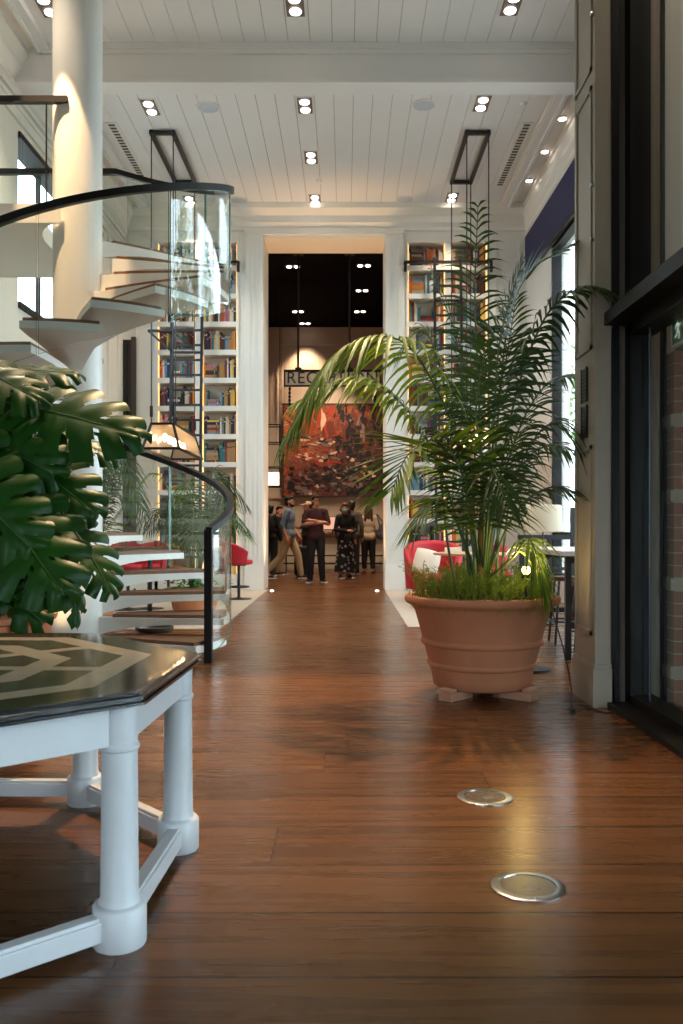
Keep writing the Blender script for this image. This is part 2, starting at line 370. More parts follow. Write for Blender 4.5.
# vestibule beyond the screen
brick = mat('reflected_brick', srgb(132, 74, 54), .8, var=.3, scale=9)
o = struct(MB().box(3.24, 3.25, -1.0, 3.2, 0, 2.3).build('window_8', glass))  # unseen window added to send daylight onto the table
b = MB()
for y in (-1.0, .38, 1.76, 3.13): b.box(3.2, 3.3, y, y+.07, 0, 2.3)
b.box(3.2, 3.3, -1.0, 3.2, 2.23, 2.3).build('frame', bronze, o)
struct(MB().box(3.2, 3.3, YB, -1.0, 0, ZC).box(3.2, 3.3, 3.2, 5.9, 0, ZC).box(3.2, 3.3, -1.0, 3.2, 2.3, ZC).box(1.95, 3.2, YB-.05, YB, 0, ZC).build('wall_vestibule', mat('vestibule_paint', srgb(120, 112, 100), .7)))  # unseen walls added to keep it dark behind the screen glass
b = MB()
for k in range(28): b.m(1 if k in (2, 9, 16, 22) else 0).box(2.13 if k not in (2, 9, 16, 22) else 2.11, 2.24, 5.7, 5.84, .002+k*.082, .076+k*.082)
b.m(1).box(2.135, 2.235, 5.705, 5.84, 0, 2.29)
struct(b.build('vestibule_reflection_brick', [brick, pillarpaint]))  # added pier copying brick in the screen's reflections
# putty and dark strips on the vestibule return wall, coloured to copy reflections in the screen
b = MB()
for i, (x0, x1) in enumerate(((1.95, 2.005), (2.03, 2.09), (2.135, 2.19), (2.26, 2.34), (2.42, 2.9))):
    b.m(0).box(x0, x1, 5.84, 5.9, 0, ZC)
b.m(1).box(1.94, 3.2, 5.885, 5.9, 0, ZC).m(2).box(2.11, 3.2, 5.80, 5.9, 2.6, ZC)  # pale upper panel stands in for the ceiling's reflection
struct(b.build('vestibule_reflection_strip', [pillarpaint, bronze, white]))
# green exit sign with running figure, hung along the screen
t = thing('exit_sign', 'green running-man exit sign hung just behind the dark-framed glass screen', 'sign', (1.98, 5.1, 2.3))
MB().box(1.97, 1.985, 4.94, 5.3, 2.235, 2.415).build('panel', mat('exit_green', srgb(16, 74, 48), .4, emit=srgb(16, 74, 48), estr=.15), t)
MB().box(1.965, 1.99, 4.93, 5.31, 2.41, 2.425).box(1.965, 1.99, 4.93, 5.31, 2.225, 2.24).box(1.965, 1.99, 4.93, 4.945, 2.225, 2.425).box(1.965, 1.99, 5.295, 5.31, 2.225, 2.425).build('frame', linen, t)
b = MB(); q = lambda u, w: (1.966, 5.25-u, 2.25+w)
b.tube([(1.966, 5.21, 2.378), (1.9655, 5.21, 2.378)], .013, 12)
for p0, p1, w in ((q(.045, .105), q(.055, .065), .03), (q(.055, .065), q(.075, .04), .016), (q(.075, .04), q(.065, .01), .014), (q(.05, .065), q(.03, .035), .016), (q(.03, .035), q(.005, .03), .014),
                  (q(.05, .105), q(.075, .085), .012), (q(.075, .085), q(.09, .1), .01), (q(.045, .105), q(.02, .095), .012), (q(.02, .095), q(.01, .075), .01)):
    b.bar(p0, p1, .002, w, up=(0, .3, 1))
b.box(1.9645, 1.966, 5.06, 5.1, 2.25, 2.39).box(1.9645, 1.966, 5.0, 5.03, 2.25, 2.39)
b.build('running_figure', mat('sign_white', srgb(230, 236, 226), .5, emit=(.8, .85, .75, 1), estr=.2), t)
for y in (5.0, 5.25): MB().tube([(1.978, y, 2.42), (1.94, y, 2.45)], .004, 6).build('hanger', chrome, t)

# reception room beyond the doorway
b = MB().box(-4.1, 3.4, 24.0, 24.3, 0, 6.75)
struct(b.build('wall_reception_back', beige))
struct(MB().box(-4.3, -4.1, WT, 24.3, 0, 6.75).build('wall_reception_stair_side', beige))
struct(MB().box(3.3, 3.5, WT, 24.3, 0, 6.75).build('wall_reception_window_side', beige))
struct(MB().box(-4.3, 3.5, WT, 24.3, 6.6, 6.75).build('ceiling_reception', darkceil))
b = MB(); x = -4.05
while x < 3.3: b.box(x, x+.085, 23.985, 24.0, 2.0, 6.1); x += .105                        # beadboard
b.box(-4.1, 3.3, 23.95, 24.0, 6.08, 6.14).box(-4.1, 3.3, 23.93, 24.0, 1.93, 2.0)
x = -4.05
while x < 3.3: b.box(x, x+.13, 23.975, 24.0, 0, 1.93); x += .15
for x in (-1.86,): b.box(x, x+.03, 23.95, 24.0, 1.97, 6.08)
struct(b.build('trim_reception_beadboard', mat('beadboard_paint', srgb(206, 186, 166), .55)))

SKY, SPOTW, RECW, EXPO = 6.0, 130, 230, .78
# ------------------------------------------------------------------ bookcases, ladders, books
PITCH, S0 = .511, .286
def bookcase(name, label, bays, x0, x1):
    t = thing(name, label, 'bookcase', ((x0+x1)/2, YF+.2, 0))
    MB().box(x0, x1, 16.36, 16.40, .1, 6.36).build('back_panel', cream, t)
    b = MB().box(x0, bays[0][0], YF-.02, 16.36, 0, 6.37).box(bays[0][1], bays[1][0], YF-.02, 16.36, 0, 6.37).box(bays[1][1], x1, YF-.02, 16.36, 0, 6.37)
    b.box(x0, x1, YF-.03, 16.36, 6.32, 6.37).box(x0, x1, YF-.02, 16.36, 0, .19)
    b.build('carcass', white, t)
    for a, c in bays:
        for k in range(12):
            MB().box(a, c, YF, 16.36, S0+k*PITCH-.09, S0+k*PITCH).build('shelf', white, t)
        MB().box(a, a+.012, 16.03, 16.05, .3, 6.3).box(c-.012, c, 16.03, 16.05, .3, 6.3).build('light_strip', ledwarm, t)
BL = ((-3.40, -2.715), (-2.593, -1.965)); BR = ((1.145, 1.818), (1.927, 2.58))
bookcase('bookcase', 'tall white built-in bookcase behind the spiral staircase', BL, *NL)
bookcase('bookcase', 'tall white built-in bookcase behind the big potted palm', BR, *NR)

pal = [('orange', (206, 96, 34)), ('amber', (206, 140, 54)), ('red', (150, 38, 36)), ('maroon', (88, 28, 32)), ('cream', (222, 206, 172)), ('white', (228, 224, 214)),
       ('navy', (30, 40, 84)), ('teal', (38, 116, 128)), ('sky blue', (94, 156, 190)), ('dark green', (30, 62, 46)), ('black', (28, 26, 28)), ('tan', (176, 136, 92)),
       ('brown', (92, 60, 42)), ('yellow', (222, 190, 72)), ('grey', (132, 130, 128)), ('pink', (200, 112, 120))]
page = mat('page_edges', srgb(226, 214, 190), .8)
bookmesh = []
def book_bm(b, x0, x1, y0, y1, z0, z1):            # spine faces -Y; covers, spine, bands and a page block
    t = min(.004, (x1-x0)*.12)
    b.m(0).box(x0, x0+t, y0, y1, z0, z1).box(x1-t, x1, y0, y1, z0, z1).box(x0, x1, y0, y0+.006, z0, z1)
    b.m(1).box(x0+t, x1-t, y0+.006, y1-.006, z0+.004, z1-.006)
    b.m(2).box(x0+.1*(x1-x0), x1-.1*(x1-x0), y0-.0015, y0, z0+(z1-z0)*.74, z0+(z1-z0)*.80)
band = [page, mat('gold_band', srgb(190, 150, 80), .4), mat('dark_band', srgb(40, 34, 34), .5)]
pal = [(n, tuple(.8*v+.2*(sum(c)/3)*.8 for v in c)) for n, c in pal]
cov = [mat(n.replace(' ', '_')+'_book_cloth', srgb(*c), .6, var=.1, scale=20) for n, c in pal]
for i, (n, c) in enumerate(pal):
    b = MB(); book_bm(b, 0, 1, 0, 1, 0, 1)
    me = bpy.data.meshes.new('book'); bmesh.ops.recalc_face_normals(b.bm, faces=b.bm.faces); b.bm.to_mesh(me); b.bm.free()
    for m in (cov[i], page, band[i % 3]): me.materials.append(m)
    bookmesh.append(me)
ords = 'first second third fourth fifth sixth seventh eighth ninth tenth eleventh twelfth thirteenth fourteenth fifteenth sixteenth seventeenth eighteenth nineteenth twentieth'.split()
rowname = ords[:11]+['twelfth']
rb = random.Random(11); allb = []
for case, bays in ((0, BL), (1, BR)):
    for bi, (a, c) in enumerate(bays):
        inner = (bi == 1) == (case == 0)
        for k in range(12):
            z = S0+k*PITCH; x = a+.016; n = 0; kf = 0; last = -1
            while x < c-.05:
                if rb.random() < .13 and c-x > .275 and n:      # a flat pile
                    w = rb.uniform(.19, .24); zz = z+.001
                    for q in range(rb.randint(3, 6)):
                        h = rb.uniform(.032, .055); ww = w*rb.uniform(.88, 1)
                        ci = rb.randrange(len(pal)); kf += 1
                        allb.append((case, bi, inner, k, kf, ci, 1, x, zz, ww, h)); zz += h+.0005
                    x += w+.008; continue
                w = rb.choice((rb.uniform(.02, .034), rb.uniform(.026, .05))); h = rb.uniform(.25, .385)
                if rb.random() < .22 and last >= 0: ci = last
                else: ci = rb.choices(range(len(pal)), weights=[4, 2, 4, 5, 6, 5, 7, 6, 5, 6, 7, 5, 5, 2, 5, 1])[0]
                if n == 0 and rb.random() < .4: ci = rb.choice((0, 1, 4))
                last = ci
                if x+w > c-.018: break
                n += 1; allb.append((case, bi, inner, k, n, ci, 0, x, z+.001, w, h)); x += w+.0015
def pri(t):
    case, bi, inner, k = t[:4]
    if case == 0: return 0 if (k >= 4 and k <= 10 and (bi == 1 or k <= 9)) else (2 if k > 3 else 4)
    return 1 if inner else 3
allb.sort(key=pri)
rest = [MB() for _ in pal]; nrest = 0; restmb = MB()
for i, (case, bi, inner, k, n, ci, flat, x, z, w, h) in enumerate(allb):
    d = .2+.03*((n*7) % 3)
    if i < 300:
        o = bpy.data.objects.new('book', bookmesh[ci]); C.objects.link(o)
        if flat:
            o.location = (x, 16.09+.01*(n % 3), z+h); o.rotation_euler = (0, PI/2, 0); o.scale = (h, d, w)
        else:
            o.location = (x, 16.085+.008*((n*5) % 3), z); o.scale = (w, d, h)
        side = 'the staircase' if case == 0 else 'the palm'
        num = ords[n-1] if not flat else ords[n-1]
        l = '%s book, %s %s from %s side, %s shelf up, %s bay, bookcase behind %s' % (pal[ci][0], num, 'lying' if flat else 'standing', 'wall' if case == 0 else 'doorway', ords[k], 'doorway' if inner else 'outer', 'staircase' if case == 0 else 'palm')
        tag(o, l, 'book', 'books in the tall bookcases')
    else:
        restmb.m(ci*2)
        if flat: restmb.m(ci).box(x, x+w, 16.09, 16.09+d, z, z+h)
        else: restmb.m(ci).box(x, x+w, 16.09, 16.09+d, z, z+h)
o = restmb.build('books', cov); o['kind'] = 'stuff'; tag(o, 'many coloured books filling the remaining shelves of both tall bookcases', 'books')

def ladder(label, xa, xb, z0, z1, rx0, rx1, rz):
    t = thing('library_ladder', label, 'ladder', ((xa+xb)/2, 15.7, 0))
    lean = lambda z: 15.45+.38*z/z1
    for x in (xa, xb): MB().bar((x, lean(z0), z0), (x, lean(z1), z1), .045, .07, up=(0, 1, 0)).build('side_rail', black, t)
    z = .35
    while z < z1-.05:
        MB().bar((xa, lean(z), z), (xb, lean(z), z), .03, .04).build('rung', black, t); z += .27
    MB().bar((rx0, 15.88, rz), (rx1, 15.88, rz), .05, .05).bar((rx0, 15.88, rz), (rx0, 15.966, rz), .05).bar((rx1, 15.88, rz), (rx1, 15.966, rz), .05).bar((rx0, 15.9, rz), (rx0, 15.9, rz-.17), .05).bar((rx1, 15.9, rz), (rx1, 15.9, rz-.17), .05).build('hanging_rail', black, t)
    for x in (xa, xb): MB().bar((x, 15.8, rz), (x, 15.8, rz-.2), .04).tube([(x-.03, 15.86, rz+.03), (x+.03, 15.86, rz+.03)], .05, 12).build('roller', black, t)
    return t
lt = ladder('tall black metal library ladder on the bookcase behind the spiral staircase', -3.1, -2.56, 0, 6.0, -3.44, -1.93, 5.93)
b = MB()
for dx in (0, .42):
    b.bar((-3.48+dx, 15.55, 4.62), (-3.1+dx, 15.55, 4.28), .035).bar((-3.48+dx*.9, 15.55, 4.62), (-3.1+dx*.9, 15.68, 4.62), .035)
b.bar((-3.48, 15.55, 4.62), (-2.66, 15.55, 4.62), .035).bar((-3.1, 15.68, 4.26), (-2.56, 15.68, 4.26), .04)
b.build('bracket', black, lt)
ladder('tall black metal library ladder on the bookcase behind the big palm', 1.61, 2.08, 0, 6.0, 1.09, 2.64, 5.93)

# ------------------------------------------------------------------ ceiling fittings
def downlight(px, py, label, w=.2):
    y = (ZC-H)*F/(CY-py); x = (px-CX)*y/F
    t = thing('ceiling_spotlight', label, 'ceiling light', (x, y, ZC), 'twin ceiling spotlights')
    MB().box(x-w/2-.02, x+w/2+.02, y-.24, y+.24, ZC-.008, ZC-.001).build('frame', white, t)
    b = MB()
    b.box(x-w/2, x+w/2, y-.22, y+.22, ZC-.014, ZC-.008)
    b.build('baffle', mat('shadowed_baffle', srgb(92, 84, 78), .5), t)
    for dy in (-.115, .115):
        MB().lathe([(.06, ZC-.03), (.066, ZC-.014)], (x, y+dy, 0), 16).build('lamp', spotlamp, t)
    return x, y
lights = []
for px, py, l in ((47, 5, 'twin square spotlight beside the white stair column, near the stair-side coffer edge'), (295, 4, 'twin square spotlight before the cross beam on the ceiling centre line'), (512, 3, 'twin square spotlight before the cross beam, near the putty pillar'),
                  (150, 107, 'twin square spotlight beyond the beam, over the spiral stair balustrade'), (305, 105, 'twin square spotlight first beyond the beam on the centre line'), (482, 103, 'twin square spotlight first beyond the beam, beside the window-side pendant'),
                  (311, 157, 'twin square spotlight midway between beam and bookcase wall, centre line'), (190, 200, 'twin square spotlight before the bookcase wall, behind the stair balustrade'),
                  (315, 199, 'twin square spotlight close to the doorway wall on the centre line'), (452, 197, 'twin square spotlight above the palm top, close to the bookcase wall')):
    lights.append(downlight(px, py, l))
for px, py, l in ((208, 107, 'round ceiling speaker just beyond the beam on the staircase side'), (424, 105, 'round ceiling speaker just beyond the beam on the window side'), (239, 200, 'round ceiling speaker near the doorway wall on the staircase side'), (405, 199, 'round ceiling speaker near the doorway wall on the window side')):
    y = (ZC-H)*F/(CY-py); x = (px-CX)*y/F
    t = thing('ceiling_speaker', l, 'speaker', (x, y, ZC), 'round ceiling speakers')
    MB().lathe([(.165, ZC-.012), (.17, ZC-.001)], (x, y, 0), 32).build('bezel', white, t)
    MB().lathe([(.005, ZC-.02), (.14, ZC-.014), (.15, ZC-.012)], (x, y, 0), 32).build('grille', mat('speaker_mesh', srgb(186, 194, 204), .6), t)
for px, py, l in ((566, 118, 'small round downlight over the windows, nearest the putty pillar'), (548, 151, 'small round downlight over the windows, second from the pillar'), (534, 180, 'small round downlight over the windows, third from the pillar'), (523, 204, 'small round downlight over the windows, next to the bookcase wall')):
    y = (ZC-H)*F/(CY-py); x = min((px-CX)*y/F, 3.0)
    x = min((px-CX)*y/F-.05, 3.08)
    t = thing('round_downlight', l, 'ceiling light', (x, y, ZC), 'round downlights over the windows')
    zz = ZC
    MB().lathe([(.06, zz-.014), (.085, zz-.001)], (x, y, 0), 20).build('bezel', chrome, t)
    MB().lathe([(.05, zz-.022), (.055, zz-.014)], (x, y, 0), 16).build('lamp', spotlamp, t)
for px, py, l in ((319, 180, 'small smoke detector between two centre-line spotlights'), (303, 92, 'small smoke detector just beyond the cross beam'), (523, 103, 'small smoke detector near the air slot by the windows')):
    y = (ZC-H)*F/(CY-py); x = (px-CX)*y/F
    tag(MB().lathe([(.02, ZC-.05), (.045, ZC-.045), (.05, ZC-.012), (.06, ZC-.001)], (x, y, 0), 16).build('smoke_detector', white), l, 'smoke detector', 'smoke detectors')
for x, y0, y1, l in ((2.62, 12.6, 15.0, 'long slotted air diffuser in the ceiling on the window side'), (-3.36, 12.6, 15.2, 'long slotted air diffuser in the ceiling on the staircase side')):
    t = thing('air_diffuser', l, 'vent', (x, y0, ZC), 'slotted ceiling diffusers')
    MB().box(x-.09, x+.09, y0, y1, ZC-.012, ZC-.001).build('frame', white, t)
    b = MB(); y = y0+.05
    while y < y1-.1: b.box(x-.045, x+.045, y, y+.05, ZC-.018, ZC-.012); y += .1
    b.build('slats_slots', mat('slot_grey', srgb(70, 68, 66), .6), t)  # dark bars stand in for the diffuser's open slots

# ------------------------------------------------------------------ long lantern pendants
def pendant(label, x0, x1, y0, y1, zt, zb):
    t = thing('pendant_lantern', label, 'pendant light', ((x0+x1)/2, (y0+y1)/2, ZC), 'long lanterns hung from black ceiling frames')
    b = MB(); w = .055
    for x in (x0, x1): b.box(x-w/2, x+w/2, y0, y1, ZC-.07, ZC-.015)
    for y in (y0, y1): b.box(x0-w/2, x1+w/2, y-w/2, y+w/2, ZC-.07, ZC-.015)
    for x in (x0, x1):
        for y in (y0, y1): b.box(x-.02, x+.02, y-.02, y+.02, ZC-.02, ZC-.001)
    b.build('ceiling_frame', black, t)
    for x in (x0, x1):
        for y in (y0, y1):
            r = MB().tube([(x, y, ZC-.05), (x, y, zt+.02)], .009, 8).build('rod', black, t)
            MB().box(x-.02, x+.02, y-.02, y+.02, zt+.1, zt+.26).build('clevis', black, r)
    k = .105                                                    # flare
    T = [V(x0, y0, zt), V(x1, y0, zt), V(x1, y1, zt), V(x0, y1, zt)]
    B = [V(x0-k, y0-k, zb), V(x1+k, y0-k, zb), V(x1+k, y1+k, zb), V(x0-k, y1+k, zb)]
    b = MB()
    for i in range(4):
        b.bar(T[i], T[(i+1) % 4], .035); b.bar(B[i], B[(i+1) % 4], .035); b.bar(T[i], B[i], .03)
    b.box(x0, x1, y0, y1, zt-.01, zt+.01)
    b.build('frame', bronze, t)
    for i in range(4):
        j = (i+1) % 4; MB().face([T[i], T[j], B[j], B[i]]).build('glass_pane', lanternglass, t)
    for i in range(5):
        y = y0+(y1-y0)*(i+.5)/5; xm = (x0+x1)/2
        c = MB().tube([(xm, y, zt), (xm, y, zt-.12)], .016, 10).build('lamp_holder', bronze, t)
        MB().ell((xm, y, zt-.185), (.036, .036, .06), 12, 8).build('bulb', bulb, c)
    return (x0+x1)/2, (y0+y1)/2, (zt+zb)/2
pends = [pendant('long glazed lantern pendant hanging beside the spiral staircase handrail', -2.83, -2.51, 12.86, 14.7, 2.66, 2.29),
         pendant('long glazed lantern pendant half hidden behind the big palm fronds', 1.78, 2.1, 12.86, 14.7, 2.66, 2.29)]

# ------------------------------------------------------------------ reception: sign, painting, lantern, desk, ceiling lamps
Y0 = 17.5
t = thing('reception_sign', 'hanging RECEPTION sign in a thin black frame above the painting', 'sign', (-.25, Y0, 4.1))
sx0, sx1, sz0, sz1 = -1.215, .715, 3.94, 4.275
MB().box(sx0, sx1, Y0-.03, Y0+.03, sz1-.045, sz1).box(sx0, sx1, Y0-.03, Y0+.03, sz0, sz0+.03).box(sx0, sx0+.03, Y0-.03, Y0+.03, sz0, sz1).box(sx1-.03, sx1, Y0-.03, Y0+.03, sz0, sz1).build('frame', bronze, t)
MB().box(sx0+.03, sx1-.03, Y0-.004, Y0+.004, sz0+.03, sz1-.045).build('backing_panel', mat('sign_panel_grey_beige', srgb(196, 176, 156), .5), t)
cu = bpy.data.curves.new('lettering', 'FONT'); cu.body = 'RECEPTION'; cu.size = .30; cu.extrude = .008; cu.align_x = 'CENTER'; cu.space_character = 1.06
o = bpy.data.objects.new('text_curve', cu); C.objects.link(o); cu.materials.append(black); bpy.context.view_layer.update()
me = bpy.data.meshes.new_from_object(o.evaluated_get(bpy.context.evaluated_depsgraph_get())); dims = o.dimensions.copy(); bpy.data.objects.remove(o); bpy.data.curves.remove(cu); me.name = 'lettering'
o = bpy.data.objects.new('lettering', me); C.objects.link(o); o.parent = t
k = 1.78/max(dims.x, .1)
o.location = (0, -.016, -.095); o.rotation_euler = (PI/2, 0, 0); o.scale = (k, .21/.21*k if k < 1.2 else 1.1, 1)
for x in (-.93, .09):
    r = MB().tube([(x, Y0, sz1), (x, Y0, 6.6)], .022, 8).build('rod', bronze, t)
    MB().box(x-.1, x+.1, Y0-.08, Y0+.08, 6.56, 6.6).build('ceiling_plate', bronze, r)
    MB().box(x-.06, x+.06, Y0-.04, Y0+.04, sz1, sz1+.04).build('clamp', bronze, r)
b = MB()
for x in (-1.1, .6):
    for i in range(6): b.box(x-.025, x+.025, Y0-.012, Y0+.012, 3.94-.075*(i+1), 3.94-.075*i-.02)
    b.box(x-.012, x+.012, Y0-.006, Y0+.006, 3.46, 3.94)
b.build('hanger_chain', bronze, t)

def painting_mat():
    m = bpy.data.materials.new('abstract_oil_paint'); m.use_nodes = True; nt = m.node_tree; N = nt.nodes; L = nt.links; b = N['Principled BSDF']
    tc = N.new('ShaderNodeTexCoord'); mp = N.new('ShaderNodeMapping'); L.new(tc.outputs['Object'], mp.inputs[0]); mp.inputs['Scale'].default_value = (.75, 1, 1.35)
    n1 = N.new('ShaderNodeTexNoise'); n1.inputs['Scale'].default_value = 1.9; n1.inputs['Detail'].default_value = 5; n1.inputs['Roughness'].default_value = .62; n1.inputs['Distortion'].default_value = .9; L.new(mp.outputs[0], n1.inputs['Vector'])
    n2 = N.new('ShaderNodeTexNoise'); n2.inputs['Scale'].default_value = 4.2; n2.inputs['Detail'].default_value = 5; n2.inputs['Distortion'].default_value = 2; L.new(mp.outputs[0], n2.inputs['Vector'])
    def ramp(src, stops):
        r = N.new('ShaderNodeValToRGB'); e = r.color_ramp.elements
        while len(e) < len(stops): e.new(.5)
        for q, (p, c) in zip(e, stops): q.position = p; q.color = srgb(*c)
        L.new(src, r.inputs[0]); return r.outputs[0]
    sx = N.new('ShaderNodeSeparateXYZ'); L.new(tc.outputs['Object'], sx.inputs[0])
    warm = ramp(n2.outputs['Fac'], ((.3, (70, 20, 12)), (.42, (168, 56, 22)), (.5, (214, 120, 60)), (.58, (150, 44, 20)), (.7, (232, 190, 150))))
    dark = ramp(n2.outputs['Fac'], ((.3, (12, 9, 12)), (.45, (46, 26, 26)), (.55, (96, 60, 52)), (.62, (30, 26, 34)), (.72, (150, 140, 140))))
    # warm towards one upper side, dark towards the other and along the bottom
    a = N.new('ShaderNodeMath'); a.operation = 'MULTIPLY_ADD'; L.new(sx.outputs['X'], a.inputs[0]); a.inputs[1].default_value = -.42; a.inputs[2].default_value = .12
    c = N.new('ShaderNodeMath'); c.operation = 'MULTIPLY_ADD'; L.new(sx.outputs['Z'], c.inputs[0]); c.inputs[1].default_value = .3; L.new(a.outputs[0], c.inputs[2])
    d = N.new('ShaderNodeMath'); d.operation = 'MULTIPLY_ADD'; L.new(n1.outputs['Fac'], d.inputs[0]); d.inputs[1].default_value = 2.2; d.inputs[2].default_value = -.95
    e = N.new('ShaderNodeMath'); e.operation = 'ADD'; e.use_clamp = True; L.new(c.outputs[0], e.inputs[0]); L.new(d.outputs[0], e.inputs[1])
    mx = N.new('ShaderNodeMix'); mx.data_type = 'RGBA'; L.new(e.outputs[0], mx.inputs[0]); L.new(dark, mx.inputs[6]); L.new(warm, mx.inputs[7])
    L.new(mx.outputs[2], b.inputs['Base Color']); b.inputs['Roughness'].default_value = .45
    return m
t = thing('abstract_painting', 'large dark abstract painting with orange patches above the reception desk', 'painting', (-.3, 23.9, 3.24))
MB().box(-1.66, 1.03, 23.86, 23.9, 2.0, 4.46).build('canvas', painting_mat(), t)
b = MB(); lightpaint = mat('cream_impasto', srgb(232, 190, 156), .5, var=.15, scale=9); redpaint = mat('red_impasto', srgb(178, 58, 30), .5, var=.3, scale=5)
rp = random.Random(5); pm_ = [lightpaint, redpaint, mat('grey_rose_impasto', srgb(136, 112, 108), .5, var=.3, scale=8), mat('rust_impasto', srgb(112, 48, 32), .5, var=.2), mat('umber_impasto', srgb(34, 20, 20), .5, var=.3), mat('charcoal_impasto', srgb(20, 18, 24), .5)]
def stroke(cx, cz, w, h, mi, y, n=11, tilt=0):
    pts = []
    for i in range(n):
        a = 2*PI*i/n; r = rp.uniform(.45, 1.15); u, v = math.cos(a)*w*r, math.sin(a)*h*r
        pts.append((min(1.02, max(-1.65, cx+u*math.cos(tilt)-v*math.sin(tilt))), y, min(4.45, max(2.01, cz+u*math.sin(tilt)+v*math.cos(tilt)))))
    b.m(mi).face(pts)
y = 23.8595
def lay(n, xr, zr_, wr, hr, cols):
    global y
    for i in range(n):
        stroke(rp.uniform(*xr), rp.uniform(*zr_), rp.uniform(*wr), rp.uniform(*hr), rp.choice(cols), y, tilt=rp.uniform(-.3, .3)); y -= .00006
lay(60, (-.3, 1.0), (3.0, 4.4), (.04, .11), (.08, .25), (4, 5, 4, 3)); lay(130, (-1.6, 1.0), (2.0, 2.75), (.04, .16), (.03, .09), (4, 5, 3, 5, 2)); lay(14, (-1.2, -.3), (3.7, 4.35), (.05, .14), (.15, .4), (1, 3, 1))
stroke(-1.3, 4.0, .13, .4, 0, y-.0001, 9); stroke(-.6, 4.05, .085, .36, 0, y-.0002, 9); stroke(-.93, 3.95, .14, .32, 1, y-.0003, 9); y -= .0005
lay(30, (-1.5, -.2), (3.3, 3.65), (.05, .2), (.015, .05), (0, 0, 1, 2, 4)); lay(46, (-1.55, -.1), (2.85, 3.25), (.04, .15), (.02, .06), (1, 3, 0, 2, 1)); lay(60, (-.6, .8), (2.35, 3.1), (.03, .09), (.02, .06), (2, 2, 4, 0, 5)); lay(10, (.1, .6), (3.3, 4.1), (.03, .07), (.08, .22), (2, 4)); lay(9, (-1.3, -.6), (2.03, 2.3), (.05, .14), (.03, .07), (2, 0, 4))
b.build('paint_pattern', pm_, t)
MB().box(-1.7, -1.66, 23.84, 23.92, 1.97, 4.49).box(1.03, 1.07, 23.84, 23.92, 1.97, 4.49).box(-1.7, 1.07, 23.84, 23.92, 1.96, 2.0).box(-1.7, 1.07, 23.84, 23.92, 4.46, 4.5).build('frame', mat('thin_dark_frame', srgb(60, 40, 32), .5), t)

t = thing('hanging_lantern', 'glowing box lantern hung by thin black rods beside the painting', 'pendant light', (-1.66, 20, 2.3))
x0, x1, z0, z1 = -1.98, -1.47, 2.06, 2.5
MB().box(x0+.03, x1-.03, 19.8, 20.2, z0+.05, z1-.12).build('glowing_panel', lampshade_glow, t)
b = MB()
for x in (x0, x1):
    for y in (19.77, 20.23): b.bar((x, y, z0), (x, y, 3.45), .022); b.bar((x, y, 3.45), (x, y, 6.6), .012)
for z in (z0, z1, 3.05, 3.45):
    for y in (19.77, 20.23): b.bar((x0, y, z), (x1, y, z), .025)
    for x in (x0, x1): b.bar((x, 19.77, z), (x, 20.23, z), .025)
b.build('frame', bronze, t)

for i, (px, py) in enumerate(((293, 266), (364, 265), (362, 290), (360, 311), (305, 323), (298, 311))):
    y = 5.45*F/(CY-py); x = (px-CX)*y/F; y = min(y, 23.6)
    t = thing('reception_downlight', ('twin spotlight on the dark reception ceiling, nearest beside the first sign rod', 'twin spotlight on the dark reception ceiling, nearest beside the second sign rod', 'twin spotlight on the dark ceiling, second in the row past the second rod',
             'twin spotlight on the dark ceiling, third in the row past the second rod', 'twin spotlight on the dark ceiling, lowest above the beadboard wall', 'twin spotlight on the dark ceiling partly behind the first sign rod')[i], 'ceiling light', (x, y, 6.6), 'twin spotlights on the dark ceiling')
    MB().box(x-.16, x+.16, y-.1, y+.1, 6.585, 6.599).build('frame', black, t)
    for dx in (-.08, .08): MB().lathe([(.045, 6.57), (.055, 6.585)], (x+dx, y, 0), 14).build('lamp', spotlamp, t)
    if i < 5: lights.append((x, y, 1))

t = thing('reception_desk', 'long white panelled reception desk with a wooden top under the painting', 'desk', (0, 22.8, 0))
MB().box(-1.75, 2.4, 22.42, 23.2, .93, .99).build('worktop', walnut, t)
b = MB().box(-1.7, 2.35, 22.6, 23.1, 0, .93); x = -1.68
while x < 2.3: b.box(x, x+.12, 22.58, 22.6, .2, .9); x += .14
b.box(-1.7, 2.35, 22.57, 22.6, 0, .18)
b.build('panelled_front', cream, t)
MB().tube([(-1.6, 22.45, .42), (2.3, 22.45, .42)], .018, 8).tube([(-1.6, 22.45, .22), (2.3, 22.45, .22)], .018, 8).build('foot_rail', bronze, t)
for x in (-1.5, 0, 1.5): MB().bar((x, 22.45, 0), (x, 22.45, .45), .03).bar((x, 22.45, .42), (x, 22.58, .42), .03).build('rail_bracket', bronze, t)
def monitor(x, label, c):
    t = thing('monitor', label, 'screen', (x, 22.9, .99), 'screens on the reception desk')
    MB().box(x-.12, x+.12, 22.82, 22.98, .991, 1.005).box(x-.02, x+.02, 22.89, 22.92, 1.0, 1.12).build('stand', black, t)
    MB().box(x-.27, x+.27, 22.87, 22.9, 1.08, 1.42).build('casing', black, t)
    MB().box(x-.255, x+.255, 22.862, 22.87, 1.095, 1.405).build('screen', emit_mat('screen_'+c, srgb(226, 176, 150), .5), t)
monitor(-.32, 'pale pinkish screen standing on the desk between the crossed-arms man and the masked woman', 'pink')
tag(MB().box(-.98, -.74, 22.55, 22.8, .991, 1.03).box(-.96, -.75, 22.56, 22.79, 1.03, 1.06).build('paper_tray', black), 'low dark tray on the reception desk behind the man in blue', 'tray')
tag(MB().lathe([(.03, .991), (.035, 1.09), (.032, 1.09), (.028, 1.0)], (-.1, 22.55, 0), 14).build('paper_cup', white), 'small white cup on the reception desk', 'cup')
t = thing('suitcase', 'black upright suitcase behind the man with crossed arms', 'suitcase', (-.93, 19.95, 0))
